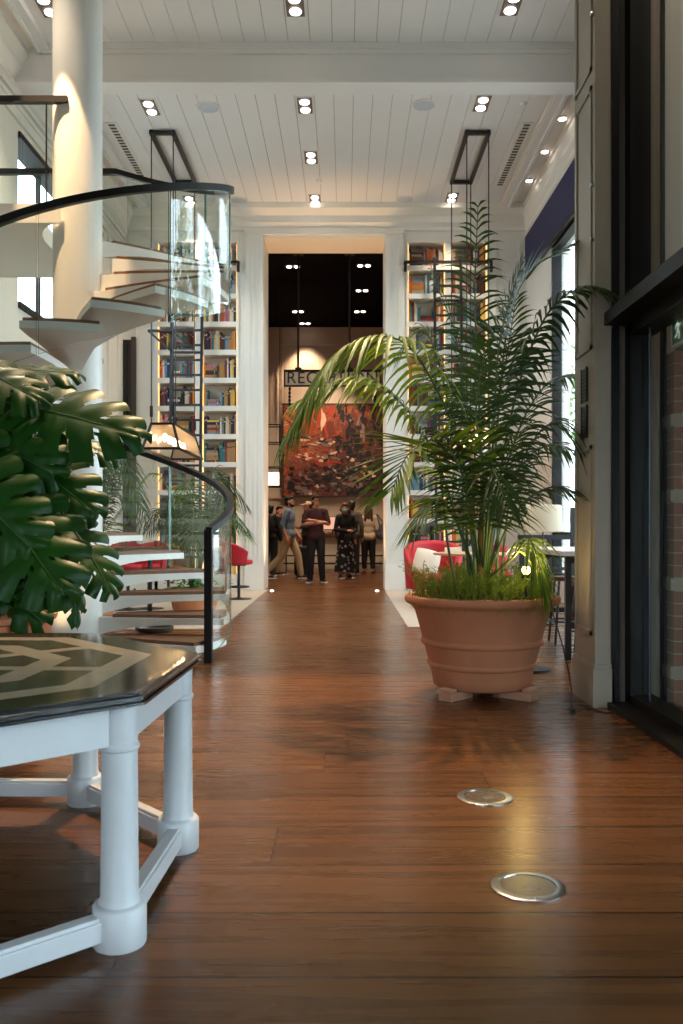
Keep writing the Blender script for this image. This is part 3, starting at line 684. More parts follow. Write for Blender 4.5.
MB().box(-1.15, -.75, 19.83, 20.09, .05, .72).build('shell', mat('black_fabric_case', srgb(16, 16, 18), .7, var=.2, scale=30), t, bevel=.05)
MB().tube([(-1.03, 19.96, .70), (-1.03, 19.96, .98), (-.87, 19.96, .98), (-.87, 19.96, .70)], .011, 8).build('handle', black, t)
for x in (-1.09, -.81):
    for y in (19.87, 20.05): MB().tube([(x-.012, y, .026), (x+.012, y, .026)], .026, 12).build('wheel', black, t)
# ------------------------------------------------------------------ people
skins = [mat('skin_light', srgb(206, 152, 122), .55, var=.06), mat('skin_tan', srgb(176, 120, 92), .55, var=.06)]
def remesh(o, v=.011, it=4):
    m = o.modifiers.new('skin', 'REMESH'); m.mode = 'VOXEL'; m.voxel_size = v; m.use_smooth_shade = True
    s = o.modifiers.new('relax', 'SMOOTH'); s.factor = .5; s.iterations = it
    return o
def pose(Hh=1.75, **kw):
    k = Hh/1.75; J = {}
    base = dict(hipL=(.09, 0, .92), hipR=(-.09, 0, .92), kneL=(.1, -.01, .5), kneR=(-.1, -.01, .5), ankL=(.11, .02, .09), ankR=(-.11, .02, .09),
                shL=(.18, .0, 1.42), shR=(-.18, .0, 1.42), elL=(.23, .03, 1.14), elR=(-.23, .03, 1.14), wrL=(.24, -.04, .9), wrR=(-.24, -.04, .9),
                toeL=(.13, -.14, .03), toeR=(-.13, -.14, .03), neck=(0, 0, 1.47), head=(0, -.02, 1.63), handL=None, handR=None, chest=(0, 0, 1.28), pel=(0, 0, .95), look=0)
    base.update(kw)
    for n, v in base.items(): J[n] = Vector(v)*k if isinstance(v, (tuple, list)) else v
    J['k'] = k
    return J
def hand(b, w, d, side, k, curl=.4):
    d = d.normalized(); z = Vector((0, 0, 1)); pn = d.cross(Vector((0, 1, 0)) if abs(d.y) < .8 else z).normalized(); sd = d.cross(pn).normalized()
    if sd.y > 0: sd = -sd                                   # thumb to the front
    p = w+d*.045*k; b.cap(w, p+d*.035*k, .027*k, .034*k)
    for i, (o_, L) in enumerate(((.028, .066), (.010, .078), (-.009, .072), (-.027, .056))):
        a = p+sd*o_*k+d*.035*k; m = a+(d+pn*curl*.3*side).normalized()*L*.5*k; e = m+(d+pn*curl*side).normalized()*L*.5*k
        b.cap(a, m, .0105*k, .0095*k, 8); b.cap(m, e, .0095*k, .008*k, 8)
    a = w+d*.03*k+sd*.025*k; m = a+(d*.6+sd*.8).normalized()*.035*k; b.cap(a, m, .013*k, .011*k, 8); b.cap(m, m+(d*.9+sd*.3).normalized()*.03*k, .011*k, .009*k, 8)
def torso(b, J, g, low=True):
    k = J['k']; ch = J['chest']; pe = J['pel']; nk = J['neck']
    b.ell(ch+V(0, .0, .02*k), (.155*k+g, .105*k+g, .19*k+g)); b.ell((ch+pe)/2, (.14*k+g, .1*k+g, .17*k+g))
    if low and not g: b.ell(pe, (.165*k, .115*k, .13*k))
    elif low:
        for q in (-.075, -.025, .025, .075): b.ell(pe+V(q*k, 0, .0), (.098*k+g, .118*k+g, .115*k+g))
    b.cap(J['shL']*.9+J['shR']*.1, J['shR']*.9+J['shL']*.1, .06*k+g, .06*k+g); b.cap(ch+V(0, 0, .08*k), nk-V(0, 0, .03*k), .1*k+g, .06*k+g)
def legs(b, J, g, end=0.0, feet=False, wide=0):
    k = J['k']
    for s in 'LR':
        h, n, a = J['hip'+s], J['kne'+s], J['ank'+s]; e = a+(n-a)*end
        b.cap(h, n, .088*k+g, .06*k+g+wide); b.cap(n, e, .06*k+g+wide, .042*k+g+wide)
        if feet: b.cap(a-V(0, 0, .03*k), J['toe'+s], .04*k, .028*k); b.cap(a, a-V(0, 0, .04*k), .04*k, .035*k)
def arms(b, J, g, upto=1.0):
    k = J['k']
    for s in 'LR':
        p, e, w = J['sh'+s], J['el'+s], J['wr'+s]
        if upto <= .5: b.cap(p, p+(e-p)*upto*2, .056*k+g, .046*k+g)
        else: b.cap(p, e, .054*k+g, .042*k+g); b.cap(e, e+(w-e)*(upto-.5)*2, .042*k+g, .031*k+g)
def person(label, X, Yw, rot, J, skin=0, shirt=None, sleeve=1.0, trousers=None, tw=.006, tend=.0, shoe=None, hair=None, hlen=0, skirt=None, extra=None):
    t = thing('person', label, 'person', (0, 0, 0)); k = J['k']; hd = J['head']
    R = Matrix.Rotation(math.radians(J['look']), 3, 'Z'); hp = lambda x, y, z: hd+R @ (V(x, y, z)*k)
    b = MB(); torso(b, J, 0); legs(b, J, 0, feet=True); arms(b, J, 0)
    for s, sg in (('L', 1), ('R', -1)):
        d = J['hand'+s] if J['hand'+s] is not None else J['wr'+s]-J['el'+s]
        hand(b, J['wr'+s], d, sg, k)
    b.cap(J['neck']-V(0, 0, .05*k), hd-V(0, 0, .05*k), .056*k, .052*k)
    b.ell(hp(0, .012, .02), (.074*k, .092*k, .098*k), M=R); b.ell(hp(0, -.022, -.05), (.056*k, .062*k, .062*k), M=R)
    b.cap(hp(0, -.078, .012), hp(0, -.1, -.022), .011*k, .016*k, 8); b.cap(hp(-.022, -.075, -.06), hp(.022, -.075, -.06), .011*k, .011*k, 8)
    for sg in (1, -1): b.ell(hp(.076*sg, .015, -.005), (.014*k, .024*k, .033*k), M=R)
    remesh(b.build('body', skins[skin], t), .009, 3)
    b = MB()
    for sg in (1, -1): b.ell(hp(.031*sg, -.078, .018), (.011*k, .008*k, .007*k), 8, 6, M=R); b.bar(hp(.018*sg, -.087, .04), hp(.046*sg, -.078, .041), .007*k, .008*k)
    b.build('eyes', mat('eye_dark', srgb(24, 18, 16), .3), t)
    if hair:
        b = MB(); b.ell(hp(0, .03, .045), (.086*k, .094*k, .092*k), M=R); b.ell(hp(0, -.03, .092), (.068*k, .06*k, .035*k), M=R); b.ell(hp(0, .055, -.01), (.076*k, .06*k, .09*k), M=R)
        if hlen:
            for sg in (-.05, 0, .05): b.cap(hp(sg, .06, 0), hp(sg*1.5, .085, -hlen), .062*k, .045*k)
        remesh(b.build('hair', hair, t), .011, 2)
    if shirt:
        b = MB(); torso(b, J, .016)
        arms(b, J, .013, sleeve)
        remesh(b.build('top', shirt, t), .012, 3)
    if trousers:
        b = MB(); legs(b, J, .014, tend, wide=tw); b.ell(J['pel']-V(0, 0, .02*k), (.168*k, .12*k, .12*k))
        remesh(b.build('trousers', trousers, t), .012, 3)
    if shoe:
        for s in 'LR':
            a, q = J['ank'+s], J['toe'+s]; d = (q-a); d.z = 0; d = d.normalized()
            b = MB(); b.cap(V(a.x, a.y, q.z+.02)-d*.03*k, q+V(0, 0, .014), .048*k, .038*k)
            sh = remesh(b.build('shoe', shoe[0], t), .01, 2)
            M = Matrix.Translation(V(a.x, a.y, 0)+d*.06*k) @ Matrix.Rotation(math.atan2(d.y, d.x)-PI/2, 4, 'Z')
            zz = q.z-.028
            MB().box(-.05*k, .05*k, -.12*k, .16*k, zz, zz+.03, M=M).build('sole', shoe[1], sh, bevel=.012)
    if skirt:
        b = MB(); prof = [(.15*k, 1.02*k), (.185*k, .92*k), (.2*k, .7*k), (.23*k, .4*k), (.26*k, .16*k)]; n = 36; rings = []
        for r, z in prof: rings.append([b.bm.verts.new((r*(1+.07*math.sin(a*9)*(1.05*k-z))*math.cos(a), .72*r*(1+.07*math.sin(a*9)*(1.05*k-z))*math.sin(a), z)) for a in [2*PI*i/n for i in range(n)]])
        for p, q in zip(rings, rings[1:]):
            for i in range(n): b._f([p[i], p[(i+1) % n], q[(i+1) % n], q[i]])
        b.build('skirt', skirt, t, smooth=True)
    if extra: extra(t, J, hp, R)
    t.location = (X, Yw, 0); t.rotation_euler = (0, 0, math.radians(rot))
    return t
blackcloth = mat('black_cloth', srgb(20, 19, 21), .8, var=.2, scale=20); maroon = mat('dark_maroon_cotton', srgb(58, 22, 26), .85, var=.12, scale=20)
bluesh = mat('dusty_blue_shirt_cotton', srgb(118, 140, 166), .8, var=.1, scale=20); chino = mat('beige_chino_cloth', srgb(190, 170, 138), .85, var=.08, scale=20)
jean = mat('dark_denim', srgb(38, 44, 58), .85, var=.2, scale=30); greyk = mat('grey_brown_knit', srgb(92, 82, 78), .9, var=.2, scale=30)
blouse = mat('oatmeal_blouse', srgb(206, 188, 164), .85, var=.1, scale=12); hairb = mat('black_hair', srgb(20, 16, 15), .5, var=.3, scale=30); hairbr = mat('brown_hair', srgb(72, 44, 30), .5, var=.3, scale=30); hairau = mat('auburn_hair', srgb(112, 62, 38), .5, var=.3, scale=30)
sneak = (mat('dark_sneaker', srgb(28, 28, 32), .6), mat('white_sole', srgb(220, 216, 210), .6)); tansh = (mat('brown_sandal', srgb(128, 78, 52), .6), mat('brown_sole', srgb(70, 46, 34), .7))
def floral():
    m = mat('black_floral_cloth', srgb(22, 18, 22), .85); nt = m.node_tree; N = nt.nodes; L = nt.links; b = N['Principled BSDF']
    tc = N.new('ShaderNodeTexCoord'); v = N.new('ShaderNodeTexVoronoi'); v.inputs['Scale'].default_value = 11; L.new(tc.outputs['Object'], v.inputs['Vector'])
    lt = N.new('ShaderNodeMath'); lt.operation = 'LESS_THAN'; lt.inputs[1].default_value = .36; L.new(v.outputs['Distance'], lt.inputs[0])
    mx = N.new('ShaderNodeMix'); mx.data_type = 'RGBA'; L.new(lt.outputs[0], mx.inputs[0]); mx.inputs[6].default_value = srgb(20, 17, 20)
    h = N.new('ShaderNodeHueSaturation'); h.inputs['Saturation'].default_value = .45; h.inputs['Value'].default_value = .55; L.new(v.outputs['Color'], h.inputs['Color']); L.new(h.outputs[0], mx.inputs[7])
    L.new(mx.outputs[2], b.inputs['Base Color']); return m
def wx(px, Y): return (px-CX)*Y/F

# man with crossed arms, facing the hall
def glasses(t, J, hp, R):
    b = MB()
    for s in (1, -1):
        b.tube([hp(.032*s+.024*math.cos(a), -.096, .016+.019*math.sin(a)) for a in [2*PI*i/12 for i in range(13)]], .003, 6, cap=False); b.tube([hp(.056*s, -.094, .02), hp(.08*s, 0, .02)], .003, 6)
    b.tube([hp(-.008, -.098, .02), hp(.008, -.098, .02)], .003, 6); b.build('glasses', black, t)
J = pose(1.8, elL=(.25, -.05, 1.18), elR=(-.25, -.05, 1.18), wrL=(-.08, -.2, 1.25), wrR=(.08, -.175, 1.2), handL=(-1, .18, .1), handR=(1, .25, .12), look=22,
         ankL=(.13, .0, .09), toeL=(.17, -.16, .03), ankR=(-.12, .02, .09), toeR=(-.17, -.15, .03))
person('man in a maroon T-shirt and black trousers standing with crossed arms in the doorway', wx(316, 18.1), 18.1, 6, J, 1, maroon, .42, blackcloth, .006, .02, sneak, hairb, extra=glasses)
# man in the blue shirt, walking towards the desk (side view)
def beard(t, J, hp, R):
    b = MB(); b.ell(hp(0, -.03, -.075), (.062, .065, .042), M=R); b.cap(hp(.06, .0, -.02), hp(.05, -.03, -.07), .016, .02); b.cap(hp(-.06, .0, -.02), hp(-.05, -.03, -.07), .016, .02); remesh(b.build('beard', hairb, t), .01, 2)
J = pose(1.83, hipL=(.09, 0, .91), kneL=(.09, -.17, .51), ankL=(.09, -.24, .09), toeL=(.1, -.41, .035), kneR=(-.09, .12, .5), ankR=(-.09, .46, .17), toeR=(-.1, .34, .035), elR=(-.21, .1, 1.15), wrR=(-.2, .02, .9), elL=(.21, .0, 1.15), wrL=(.2, -.14, .95), chest=(0, -.01, 1.28))
person('bearded man in a dusty blue shirt and beige trousers striding past the desk', wx(289, 19.35), 19.35, 82, J, 0, bluesh, .62, chino, .01, .04, sneak, hairb, extra=beard)
# two dark figures at the jamb
def backpack(t, J, hp, R):
    b = MB(); b.ell((0, .17, 1.2), (.15, .09, .24)); remesh(b.build('backpack', blackcloth, t), .012, 3)
    for s in (.11, -.11): MB().tube([(s, .13, 1.4), (s, -.06, 1.45), (s, -.13, 1.3), (s*1.3, .05, 1.05)], .018, 8).build('strap', blackcloth, t)
J = pose(1.66, kneR=(-.1, .06, .5), ankR=(-.1, .22, .1), toeR=(-.11, .1, .03))
person('person in black seen from behind with a dark backpack beside the door jamb', wx(270.5, 20.5), 20.5, 170, J, 0, blackcloth, 1, blackcloth, .01, .02, sneak, hairb, extra=backpack)
J = pose(1.64, wrR=(-.14, -.22, 1.05), elR=(-.23, -.02, 1.14), wrL=(.16, -.2, 1.06), look=-30)
person('short-haired person in a black jacket and pale trousers at the far jamb side', wx(279, 20.95), 20.95, 70, J, 0, blackcloth, 1, chino, .008, .02, sneak, hairb)
# capped person behind the crossed-arms man
def capf(t, J, hp, R):
    b = MB(); b.ell(hp(0, .015, .062), (.09, .105, .075), M=R); b.ell(hp(0, -.1, .05), (.07, .07, .014), M=R); remesh(b.build('cap', mat('cream_cap_cloth', srgb(206, 176, 150), .8), t), .01, 2)
J = pose(1.74, wrL=(.12, -.24, 1.15), elL=(.25, -.02, 1.15), look=-20)
person('person in a cream cap standing mostly hidden behind the crossed-arms man', wx(308, 20.6), 20.6, -60, J, 1, blackcloth, 1, blackcloth, .01, .02, sneak, hairb, extra=capf)
# woman in mask and floral skirt
def maskf(t, J, hp, R):
    b = MB(); b.ell(hp(0, -.05, -.045), (.064, .064, .056), M=R); remesh(b.build('face_mask', mat('pale_blue_mask', srgb(136, 172, 190), .8), t), .009, 2)
J = pose(1.68, look=-35, head=(-.02, -.04, 1.62), wrL=(.1, -.22, 1.08), elL=(.25, -.02, 1.13), wrR=(-.06, -.22, 1.1), elR=(-.25, -.02, 1.14), handL=(-.8, -.3, .2), handR=(.8, -.3, .2))
person('masked woman in a black cardigan and long floral skirt standing near the desk', wx(345.5, 19.6), 19.6, 20, J, 0, blackcloth, 1, None, shoe=(mat('navy_shoe', srgb(44, 60, 96), .6), sneak[1]), hair=hairbr, hlen=.16, skirt=floral(), extra=maskf)
J = pose(1.72, look=10)
person('auburn-haired person in a grey-brown knit behind the masked woman', wx(345, 20.9), 20.9, 150, J, 0, greyk, 1, jean, .008, .02, sneak, hairau, hlen=.05)
J = pose(1.78, wrL=(.12, -.24, 1.12), elL=(.25, -.02, 1.15))
person('dark-haired man in a grey sweater and dark jeans facing the desk', wx(352, 21.3), 21.3, 172, J, 1, greyk, 1, jean, .01, .02, sneak, hairb)
J = pose(1.68, look=0, wrL=(.1, -.22, 1.08), elL=(.25, -.02, 1.13), wrR=(-.2, -.15, 1.0))
person('long-haired woman in an oatmeal blouse and cropped black trousers facing the desk', wx(368.5, 21.75), 21.75, 178, J, 0, blouse, 1, blackcloth, .01, .2, tansh, hairbr, hlen=.27)
xb = wx(368.5, 21.75)
t = thing('shoulder_bag', 'slate grey shoulder bag hanging at the hip of the woman in oatmeal blouse', 'bag', (xb+.3, 21.72, .95))
bb = MB(); bb.ell((xb+.36, 21.7, 1.05), (.14, .07, .2)); bb.ell((xb+.36, 21.7, .96), (.17, .08, .14)); remesh(bb.build('bag_body', mat('slate_canvas', srgb(74, 80, 96), .8, var=.1), t), .012, 3)
MB().tube([(xb+.27, 21.68, 1.2), (xb+.2, 21.66, 1.46), (xb+.22, 21.76, 1.46), (xb+.4, 21.74, 1.2)], .014, 8).build('strap', mat('slate_canvas', (0, 0, 0)), t)
# ------------------------------------------------------------------ spiral staircase and its landing
SX, SY, SR, NT, RISE = -2.45, 8.0, 1.40, 22, .182
A0, STEP = -17.0, 21.4
st = thing('spiral_staircase', 'white spiral staircase with curved glass balustrade and black handrail', 'staircase', (SX, SY, 0))
def pol(a, r, z): a = math.radians(a); return V(SX+r*math.cos(a), SY+r*math.sin(a), z)
b = MB().lathe([(.218, 0), (.218, ZC)], (SX+.02, SY, 0), 48)
for i in range(9): b.lathe([(.2184, .75*i+.4), (.2192, .75*i+.403), (.2184, .75*i+.406)], (SX+.02, SY, 0), 48, cap=False)
b.build('column', stairwhite, st, smooth=True)
def sector(b, r0, r1, a, h0, h1, ztop, thick, nr=9, na=5):
    g = {}
    for i in range(nr+1):
        r = r0+(r1-r0)*i/nr; hw = h0+(h1-h0)*i/nr
        for j in range(na+1):
            aa = a-hw+2*hw*j/na
            for k, z in enumerate((ztop, ztop-thick(r))): g[i, j, k] = b.bm.verts.new(pol(aa, r, z))
    for i in range(nr):
        for j in range(na):
            for k in (0, 1): b._f([g[i, j, k], g[i+1, j, k], g[i+1, j+1, k], g[i, j+1, k]])
        for j in (0, na): b._f([g[i, j, 0], g[i+1, j, 0], g[i+1, j, 1], g[i, j, 1]])
    for j in range(na):
        for i in (0, nr): b._f([g[i, j, 0], g[i, j+1, 0], g[i, j+1, 1], g[i, j, 1]])
for i in range(NT-1):
    a = A0+i*STEP; zt = RISE*(i+1)-.028
    b = MB(); sector(b, .19, 1.39, a, 19, 12.5, zt, lambda r: .058+.11*max(0, (.95-r)/.75)**2.0)
    tr = b.build('tread', stairwhite, st)
    b = MB(); sector(b, .36, 1.36, a, 15, 11.9, zt+.03, lambda r: .03, 4, 5)
    b.build('wood_top', walnut, tr)
railz = lambda a: 1.1+.0081*(a+25)
LZ = 4.0
pts = []; a = -22.5
while a <= 441: pts.append(pol(a, SR, min(railz(a), LZ+.95))); a += 4
pts += [V(SX, 9.42, LZ+.95), V(SX-.5, 9.42, LZ+.95), V(XL+.01, 9.42, LZ+.95)]
b = MB(); rows = []
for i, p in enumerate(pts):
    t = pts[min(i+1, len(pts)-1)]-pts[max(i-1, 0)]; t.z = 0; t.normalize(); s_ = V(-t.y, t.x, 0)
    rows.append([b.bm.verts.new(p+s_*u+V(0, 0, w)) for u, w in ((-.032, -.028), (.032, -.028), (.032, .028), (-.032, .028))])
for p, q in zip(rows, rows[1:]):
    for k in range(4): b._f([p[k], p[(k+1) % 4], q[(k+1) % 4], q[k]])
b._f(rows[0]); b._f(rows[-1])
b.build('handrail', railblack, st)
n0 = pol(-22.5, SR, 0); MB().box(n0.x-.032, n0.x+.032, n0.y-.05, n0.y+.02, 0, railz(-25)+.028).build('newel_post', railblack, st)
def glass_panel(a0, a1, n=8):
    b = MB(); rows = []
    for i in range(n+1):
        a = a0+(a1-a0)*i/n; zt = min(railz(a), LZ+.95)-.03; zb = railz(a)-1.09
        if a < 20: zb = max(zb, .1)
        zb = min(zb, LZ-.1)
        rows.append([b.bm.verts.new(pol(a, r, z)) for r, z in ((SR-.006, zb), (SR+.006, zb), (SR+.006, zt), (SR-.006, zt))])
    for p, q in zip(rows, rows[1:]):
        for k in range(4):
            b.m(1 if k in (0, 2) else 0); b._f([p[k], p[(k+1) % 4], q[(k+1) % 4], q[k]])
    b.m(1); b._f(rows[0]); b._f(rows[-1])
    b.build('glass_panel', [stairglass, glassedge], st, smooth=True)
for i in range(11):
    glass_panel(-20+i*42.3, -20+(i+1)*42.3-.7)
# landing slab, cut back in a curve round the column
poly = [(XL, 7.75), (-2.50, 7.75)]
for i in range(9):
    q = i/8; poly.append((-2.52-.30*math.sin(q*PI/2), 7.76+.62*q**1.6))
poly += [(-2.84, 8.7), (-2.62, 9.0), (-2.40, 9.2), (-2.40, 9.46), (XL, 9.46)]
MB().prism(poly, LZ-.17, LZ).build('landing_slab', stairwhite, st)
MB().bar((XL, 7.78, LZ+.925), (-2.45, 7.78, LZ+.925), .06, .055).build('landing_rail', railblack, st)
MB().box(XL, -2.86, 7.774, 7.786, LZ-.05, LZ+.9).box(-2.84, -2.60, 7.774, 7.786, LZ-.05, LZ+.9).build('glass_panel', stairglass, st)
MB().box(XL, -3.2, 9.414, 9.426, LZ-.05, LZ+.92).box(-3.18, -2.45, 9.414, 9.426, LZ-.05, LZ+.92).build('glass_panel', stairglass, st)
MB().tube([(-2.635, 7.765, LZ), (-2.635, 7.765, LZ+.9)], .008, 6).build('baluster', black, st)

# ------------------------------------------------------------------ octagonal table
TC = V(-1.471, 2.82, 0); TA = [math.radians(-24.6+45*i) for i in range(8)]; LR = .933
oc = lambda r, z, i: TC+V(r*math.cos(TA[i % 8]), r*math.sin(TA[i % 8]), z)
t = thing('octagonal_table', 'large white octagonal table with an inlaid chevron stone top and black edge', 'table', TC)
blackedge = mat('black_lacquer_edge', srgb(16, 18, 26), .2, var=.1, coat=.5)
b = MB(); prof = [(1.0, .700), (1.003, .692), (1.016, .690), (1.016, .683), (1.006, .681), (1.006, .676), (1.02, .674), (1.02, .666), (.97, .664)]
rings = [[b.bm.verts.new(oc(r, z, i)) for i in range(8)] for r, z in prof]
for p, q in zip(rings, rings[1:]):
    for k in range(8): b._f([p[k], p[(k+1) % 8], q[(k+1) % 8], q[k]])
b._f(rings[-1])
fr = [1.0, .965, .84, .74, .57, .47, .26]
# rings: dark rim, polished dark border, cream, grey chevrons, cream, grey chevrons, cream centre
cols = [0, 1, 2, 3, 2, 3]
for ri, (ra, rc) in enumerate(zip(fr, fr[1:])):
    for k in range(8):
        A, B2, Cc, D = oc(ra, .70, k), oc(ra, .70, k+1), oc(rc, .70, k+1), oc(rc, .70, k)
        if cols[ri] == 3:
            w = .035
            def pt(P, Q, f): return P+(Q-P)*f
            la, lc = (B2-A).length, (Cc-D).length; fa, fc = .5-w/la, .5-w/lc
            b.m(3).face([A, pt(A, B2, fa), pt(D, Cc, fc), D]); b.m(2).face([pt(A, B2, fa), pt(A, B2, 1-fa), pt(D, Cc, 1-fc), pt(D, Cc, fc)]); b.m(3).face([pt(A, B2, 1-fa), B2, Cc, pt(D, Cc, 1-fc)])
        else: b.m(cols[ri]).face([A, B2, Cc, D])
b.m(2).face([oc(fr[-1], .70, k) for k in range(8)])
def stone(n, c, v): return mat(n, srgb(*c), .13, var=v, scale=11, spec=.45)
b.build('tabletop', [blackedge, stone('dark_bronze_stone', (66, 56, 44), .35), stone('pale_veined_stone', (176, 167, 152), .14), stone('grey_stone', (88, 81, 71), .22)], t)
for k in range(8):
    c = oc(LR, 0, k)
    b = MB().lathe([(.070, 0), (.0735, .006), (.0735, .108), (.068, .115), (.058, .118), (.056, .126), (.0525, .135), (.0505, .3), (.049, .535), (.0545, .541), (.0545, .551), (.049, .557), (.050, .62), (.0505, .664)], c, 32)
    b.build('leg', tablewhite, t, smooth=True, angle=40)
    c2 = oc(LR, 0, k+1); d = (c2-c).normalized()
    MB().bar(c+d*.045+V(0, 0, .609), c2-d*.045+V(0, 0, .609), .05, .11).build('apron', tablewhite, t)
    MB().bar(c+d*.06+V(0, 0, .058), c2-d*.06+V(0, 0, .058), .055, .055).bar(c+d*.06+V(0, 0, .09), c2-d*.06+V(0, 0, .09), .04, .012).build('stretcher', tablewhite, t, bevel=.003)

# ------------------------------------------------------------------ in-floor uplights
for (px, py), l, d in (((528, 887), 'larger steel-ringed in-floor uplight, nearer the camera of the two by the putty pillar', .215), ((485, 797.5), 'smaller-looking steel-ringed in-floor uplight between the big pot and its nearer twin', .190)):
    p = fl(px, py); t = thing('floor_uplight', l, 'floor light', p, 'steel-ringed in-floor uplights'); R_ = .118
    MB().lathe([(R_, .0005), (R_, .004), (R_*.93, .007), (R_*.76, .007), (R_*.74, .003)], p, 48).build('bezel', chrome, t, smooth=True)
    MB().lathe([(R_*.735, .0025), (R_*.73, .0045)], p, 40).build('lens', mat('frosted_lens', srgb(92, 82, 70), .25, var=.15, scale=60), t)
    MB().lathe([(R_*.22, .0047), (R_*.2, .0055)], p+V(.01, -.012, 0), 20).build('lamp', mat('dull_lamp', srgb(98, 92, 86), .3), t)
    for k in range(3): a = k*2.09+.5; MB().lathe([(.006, .007), (.005, .0085)], p+V(R_*.85*math.cos(a), R_*.85*math.sin(a), 0), 8).build('screw', chrome, t)
for (px, py), l in (((272, 591), 'tiny lit floor marker in the doorway on the staircase side'), ((377, 591), 'tiny lit floor marker in the doorway on the palm side')):
    p = fl(px, py); t = thing('floor_marker_light', l, 'floor light', p, 'lit floor markers in the doorway')
    MB().lathe([(.05, .0005), (.045, .004)], p, 16).build('bezel', chrome, t); MB().lathe([(.032, .004), (.03, .012)], p, 14).build('lamp', spotlamp, t)

# ------------------------------------------------------------------ plants
def bez(pts, t):
    pts = [Vector(p) for p in pts]
    while len(pts) > 1: pts = [a.lerp(b, t) for a, b in zip(pts, pts[1:])]
    return pts[0]
def spline(pts, n):                                  # smooth curve through the points
    P = [Vector(p) for p in pts]; P = [P[0]*2-P[1]]+P+[P[-1]*2-P[-2]]; out = []
    for i in range(1, len(P)-2):
        for j in range(n):
            t = j/n; a, b2, c, d = P[i-1:i+3]
            out.append(.5*((2*b2)+(c-a)*t+(2*a-5*b2+4*c-d)*t*t+(3*b2-a-3*c+d)*t**3))
    out.append(P[-2]); return out
def frond(parent, pts, L, rnd, n=34, start=.35, g=.5, wid=.026, m=palmgreen, rad=.012, lift=.12, seg=5, name='frond'):
    sp = spline(pts, 14); ln = [0]
    for a, b2 in zip(sp, sp[1:]): ln.append(ln[-1]+(b2-a).length)
    T = ln[-1]; b = MB().m(1)
    b.tube(sp[::2]+([sp[-1]] if len(sp) % 2 == 0 else []), [rad*(1-.8*i/len(sp[::2])) for i in range(len(sp[::2])+(1 if len(sp) % 2 == 0 else 0))], 6)
    b.m(0)
    def P(s):
        d = s*T; i = 1
        while i < len(ln)-1 and ln[i] < d: i += 1
        f = (d-ln[i-1])/max(ln[i]-ln[i-1], 1e-6); return sp[i-1].lerp(sp[i], f), (sp[i]-sp[i-1]).normalized()
    for j in range(n):
        u = j/(n-1); s = start+(1-start)*u*.995; p, tt = P(s)
        hz = tt.cross(V(0, 0, 1))
        if hz.length < .15: hz = tt.cross(V(0, 1, .2))
        hz.normalize(); up = hz.cross(tt).normalized()
        ll = L*(.35+.65*math.sin(PI*min(1, (u*.8+.2))**.9)) if u > .0 else L*.5
        for sg in (1, -1):
            ang = math.radians(68-36*u+rnd.uniform(-7, 7)); d = (hz*sg*math.sin(ang)+tt*math.cos(ang)+up*lift).normalized()
            l = ll*rnd.uniform(.85, 1.08); w = wid*rnd.uniform(.85, 1.1); gg = g*rnd.uniform(.8, 1.2); prev = None
            wd = d.cross(up).normalized() if d.cross(up).length > .1 else tt
            for q in range(seg+1):
                v = q/seg; c = p+d*l*v+V(0, 0, -gg*l*v*v); ww = w*(.35+1.3*v)*.9 if v < .35 else w*max(.04, 1-((v-.35)/.65)**1.7)
                ww = max(.0012, ww); row = [b.bm.verts.new(c-wd*ww*.5), b.bm.verts.new(c-up*ww*.22), b.bm.verts.new(c+wd*ww*.5)]
                if prev: b._f([prev[0], prev[1], row[1], row[0]]); b._f([prev[1], prev[2], row[2], row[1]])
                prev = row
    return b.build(name, [m, stemgreen], parent, smooth=True, angle=None)
def pot_profile(r0, r1, h, lip=.06): return [(r0*.96, 0), (r0, .02), (r0+(r1-r0)*.3, h*.3), (r0+(r1-r0)*.86, h*.84), (r1-.02, h-lip), (r1+.012, h-lip+.01), (r1+.02, h-.02), (r1, h), (r1-.035, h), (r1-.06, h-.06), (0.01, h-.06)]

# the big palm
PC = V(.945, 6.08, 0)
t = thing('potted_palm', 'tall bushy kentia palm in a large banded terracotta pot beside the putty pillar', 'potted plant', PC)
zb, zr = .06, .685
b = MB().lathe([(r_*1.06, z_) for r_, z_ in [(.300, zb), (.315, zb+.012), (.322, zb+.06), (.336, zb+.135), (.352, zb+.142), (.357, zb+.155), (.353, zb+.168), (.347, zb+.175), (.376, zb+.285), (.392, zb+.292), (.398, zb+.308), (.394, zb+.325), (.386, zb+.333),
                (.436, zb+.52), (.448, zb+.535), (.452, zb+.55), (.470, zb+.56), (.495, zb+.575), (.503, zb+.598), (.497, zb+.618), (.480, zr), (.45, zr), (.43, zr-.07), (.01, zr-.07)]], PC, 64)
pot = b.build('pot', terra, t, smooth=True, angle=50)
MB().lathe([(.445, zr-.05), (.25, zr-.01), (.005, zr)], PC, 32).build('soil', soil, pot)
rp = random.Random(3)
def PP(l): return [at(*q) for q in l]
base = lambda dx=0, dy=0: (482+dx, 577, 6.05+dy)
